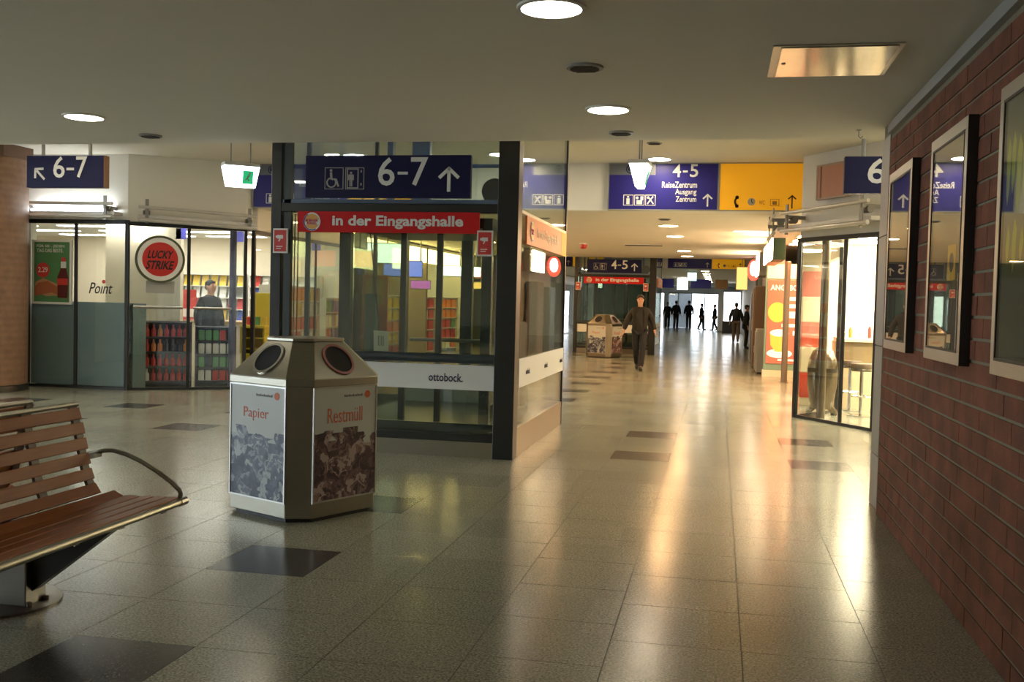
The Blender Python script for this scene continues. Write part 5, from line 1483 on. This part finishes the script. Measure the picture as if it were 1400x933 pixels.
def build_person_meshes(key, p, coat=False, bag=False):
    J = pose(p)
    N = {}
    rad = {'pel': (.15, .105), 'spi': (.13, .10), 'che': (.155, .11), 'nb': (.075, .07), 'nk': .055, 'jaw': (.062, .075), 'hd': (.076, .092), 'cr': (.055, .07)}
    for n in 'LR':
        rad.update({'sh' + n: .062, 'el' + n: .043, 'wr' + n: .028, 'hp' + n: .088, 'kn' + n: .056, 'an' + n: .038, 'to' + n: .036})
    for k, v in J.items():
        N[k] = (v, rad[k])
    E = [('pel', 'spi'), ('spi', 'che'), ('che', 'nb'), ('nb', 'nk'), ('nk', 'jaw'), ('jaw', 'hd'), ('hd', 'cr')]
    for n in 'LR':
        E += [('che', 'sh' + n), ('sh' + n, 'el' + n), ('el' + n, 'wr' + n), ('pel', 'hp' + n), ('hp' + n, 'kn' + n), ('kn' + n, 'an' + n), ('an' + n, 'to' + n)]
        s = 1 if n == 'L' else -1
        w = Vector(J['wr' + n]); d = (w - Vector(J['el' + n])).normalized()
        side = Vector((0, -1, 0)); side = (side - d * side.dot(d)).normalized(); inw = d.cross(side) * s
        palm = w + d * .075
        N['pm' + n] = (tuple(palm), (.022, .034)); E.append(('wr' + n, 'pm' + n))
        for i, (o, L) in enumerate(((.026, .075), (.009, .085), (-.009, .08), (-.026, .062))):
            a = palm + side * o + d * .022; b = a + d * L * .5 - inw * .012; c = b + d * L * .4 - inw * .025
            for q, pt in zip('abc', (a, b, c)):
                N['f%s%d%s' % (n, i, q)] = (tuple(pt), .0088)
            E += [('pm' + n, 'f%s%da' % (n, i)), ('f%s%da' % (n, i), 'f%s%db' % (n, i)), ('f%s%db' % (n, i), 'f%s%dc' % (n, i))]
        a = palm + side * .036 - d * .015; b = a + side * .02 + d * .035; c = b + d * .028
        for q, pt in zip('abc', (a, b, c)):
            N['t%s%s' % (n, q)] = (tuple(pt), .0098)
        E += [('pm' + n, 't%sa' % n), ('t%sa' % n, 't%sb' % n), ('t%sb' % n, 't%sc' % n)]
    # nose and ears
    h = Vector(J['hd'])
    N['nose'] = (tuple(h + Vector((0, -.102, -.03))), .013); E.append(('hd', 'nose'))
    for s, n in ((1, 'eL'), (-1, 'eR')):
        N[n] = (tuple(h + Vector((.080 * s, .01, -.02))), (.010, .02)); E.append(('hd', n))
    body = skin_mesh('body', N, E, 'pel', 2)
    # jacket
    g = .024
    A = {'pel': (J['pel'] if not coat else J['pel'], (.190, .150)), 'spi': (J['spi'], (.190, .150)), 'che': (J['che'], (.178, .145)), 'nb': (J['nb'], (.105, .095)), 'col': (tuple(Vector(J['nk']) + Vector((0, .01, -.005))), (.078, .075))}
    Ea = [('pel', 'spi'), ('spi', 'che'), ('che', 'nb'), ('nb', 'col')]
    if coat:
        A['hem'] = (tuple(Vector(J['pel']) + Vector((0, .0, -.26))), (.19, .15)); Ea.append(('pel', 'hem'))
    else:
        A['hem'] = (tuple(Vector(J['pel']) + Vector((0, .0, -.09))), (.175, .135)); Ea.append(('pel', 'hem'))
    for n in 'LR':
        A['sh' + n] = (J['sh' + n], .082); A['el' + n] = (J['el' + n], .074); A['wr' + n] = (tuple(Vector(J['wr' + n]) * .97 + Vector(J['el' + n]) * .03), .052)
        Ea += [('che', 'sh' + n), ('sh' + n, 'el' + n), ('el' + n, 'wr' + n)]
    jacket = skin_mesh('jacket', A, Ea, 'spi', 2)
    T_ = {'pel': (tuple(Vector(J['pel']) + Vector((0, 0, .03))), (.160, .118))}
    Et = []
    for n in 'LR':
        T_['hp' + n] = (J['hp' + n], .108); T_['kn' + n] = (J['kn' + n], .078); T_['an' + n] = (tuple(Vector(J['an' + n]) + Vector((0, 0, -.03))), .070)
        Et += [('pel', 'hp' + n), ('hp' + n, 'kn' + n), ('kn' + n, 'an' + n)]
    trousers = skin_mesh('trousers', T_, Et, 'pel', 2)
    shoes = []
    for n in 'LR':
        a = Vector(J['an' + n]); b = Vector(J['to' + n])
        dv = (b - a); dv.z = 0; dv.normalize()
        z = min(b.z, a.z)
        q = {'h': (tuple(a - dv * .05 + Vector((0, 0, -.035))), (.056, .052)), 'm': (tuple((a + b) / 2 + Vector((0, 0, -.005))), (.056, .050)), 't': (tuple(b + dv * .05 + Vector((0, 0, .008))), (.050, .042))}
        shoes.append(skin_mesh('shoe', q, [('h', 'm'), ('m', 't')], 'm', 2))
    hm_ = MB().ball(h + Vector((0, .022, .030)), .084, .092, .080, 18, 12).ball(h + Vector((0, .045, -.02)), .074, .062, .07, 14, 10).ball(h + Vector((.0, -.045, .062)), .060, .040, .028, 12, 8)
    hair = bpy.data.meshes.new('hair'); hair.from_pydata(hm_.v, [], hm_.f)
    hair.polygons.foreach_set('use_smooth', [True] * len(hair.polygons))
    return dict(body=body, jacket=jacket, trousers=trousers, shoes=shoes, hair=hair, J=J)

def person(D, label, loc, rz, sc, jm, tm, group=None, hm=HAIR, open_jacket=None, bag=None):
    t = thing('person', label, 'person', loc, rz, group)
    t.scale = (sc, sc, sc)
    def put_(name, me, m, lb=None):
        me = me.copy() if len(me.materials) and me.materials[0] != m else me
        if not len(me.materials):
            me.materials.append(m)
        else:
            me.materials[0] = m
        o = bpy.data.objects.new(name, me); COL.objects.link(o); o.parent = t
        if lb:
            o['label'] = lb
        return o
    put_('body', D['body'], SKIN); put_('jacket', D['jacket'], jm); put_('trousers', D['trousers'], tm); put_('hair', D['hair'], hm)
    for s in D['shoes']:
        put_('shoe', s, RUBBER)
    h = Vector(D['J']['hd'])
    for s in (1, -1):
        make('eye', MB().ball(h + Vector((.03 * s, -.088, .0)), .011, .008, .008, 8, 6), RUBBER, t, world=False)
        make('eyebrow', MB().beam(h + Vector((.015 * s, -.093, .022)), h + Vector((.048 * s, -.084, .024)), .008, .007), HAIR, t, world=False)
    make('mouth', MB().beam(h + Vector((-.022, -.090, -.068)), h + Vector((.022, -.090, -.068)), .006, .006), mat('lips', (.35, .13, .11), .5), t, world=False)
    if open_jacket:
        v = [(-.085, -.172, .93), (.085, -.172, .93), (.095, -.178, 1.28), (.05, -.140, 1.46), (-.05, -.140, 1.46), (-.095, -.178, 1.28)]
        v2 = [(x, y + .06, z) for x, y, z in v]
        make('shirt_front', MB().add(v + v2, [(0, 1, 2, 3, 4, 5), (11, 10, 9, 8, 7, 6)] + [(i, 6 + i, 6 + (i + 1) % 6, (i + 1) % 6) for i in range(6)]), open_jacket, t, world=False)
    if bag:
        make('backpack', MB().ball((0, .17, 1.22), .15, .10, .22, 12, 8), bag, t, world=False, smooth=True)
    return t
walk = build_person_meshes('walk', {'hpL': (.09, 0, .90), 'knL': (.075, -.15, .50), 'anL': (.035, -.18, .10), 'toL': (.035, -.36, .045),
                                    'hpR': (-.09, 0, .90), 'knR': (-.075, .02, .49), 'anR': (-.03, .28, .16), 'toR': (-.03, .14, .035),
                                    'elL': (.29, .06, 1.16), 'wrL': (.34, -.08, .93), 'elR': (-.29, .04, 1.16), 'wrR': (-.36, .02, .92)})
stand = build_person_meshes('stand', {}, coat=True)
stroll = build_person_meshes('stroll', {'knL': (.09, -.10, .50), 'anL': (.09, -.12, .085), 'toL': (.10, -.29, .03), 'knR': (-.09, .02, .49), 'anR': (-.09, .20, .12), 'toR': (-.09, .06, .035)})
person(walk, 'man in dark open jacket and dark trousers walking towards the camera', (-1.77, 23.6, -.012), math.radians(6), 1.0, CLOTHO, DENIM, None, HAIR, CLOTHB)
grp = 'distant people at the bright exit'
person(stand, 'far dark figure standing leftmost at the exit', (-3.30, 68.2, 0), 0, 1.0, CLOTHB, CLOTHB, grp)
person(stand, 'far dark figure in a long coat second from the left at the exit', (-2.72, 67.5, 0), math.radians(160), 1.06, CLOTHB, CLOTHB, grp)
person(stand, 'far tall dark figure left of the bright doorway', (-1.92, 68.5, 0), math.radians(200), 1.08, CLOTHB, CLOTHB, grp)
person(stroll, 'far dark figure walking in front of the bright doorway', (-1.06, 66.5, 0), math.radians(80), .98, CLOTHB, CLOTHB, grp)
person(stroll, 'far dark figure half hidden by the white pillar', (-.22, 66.0, 0), math.radians(-80), .95, CLOTHB, CLOTHB, grp)
person(stroll, 'person with dark backpack and light trousers walking away by the snack bars', (.76, 45.0, 0), math.radians(180), .98, CLOTHB, mat('tan_cloth', (.16, .10, .06), .8), None, HAIR, None, CLOTHB)
person(stand, 'dark figure standing against the snack row wall', (1.02, 38.2, 0), math.radians(90), .92, CLOTHB, CLOTHB, None)
person(stand, 'shop customer in black jacket inside the shop behind the round sign', (-8.62, 16.2, 0), math.radians(70), 1.0, CLOTHB, CLOTHB, None)
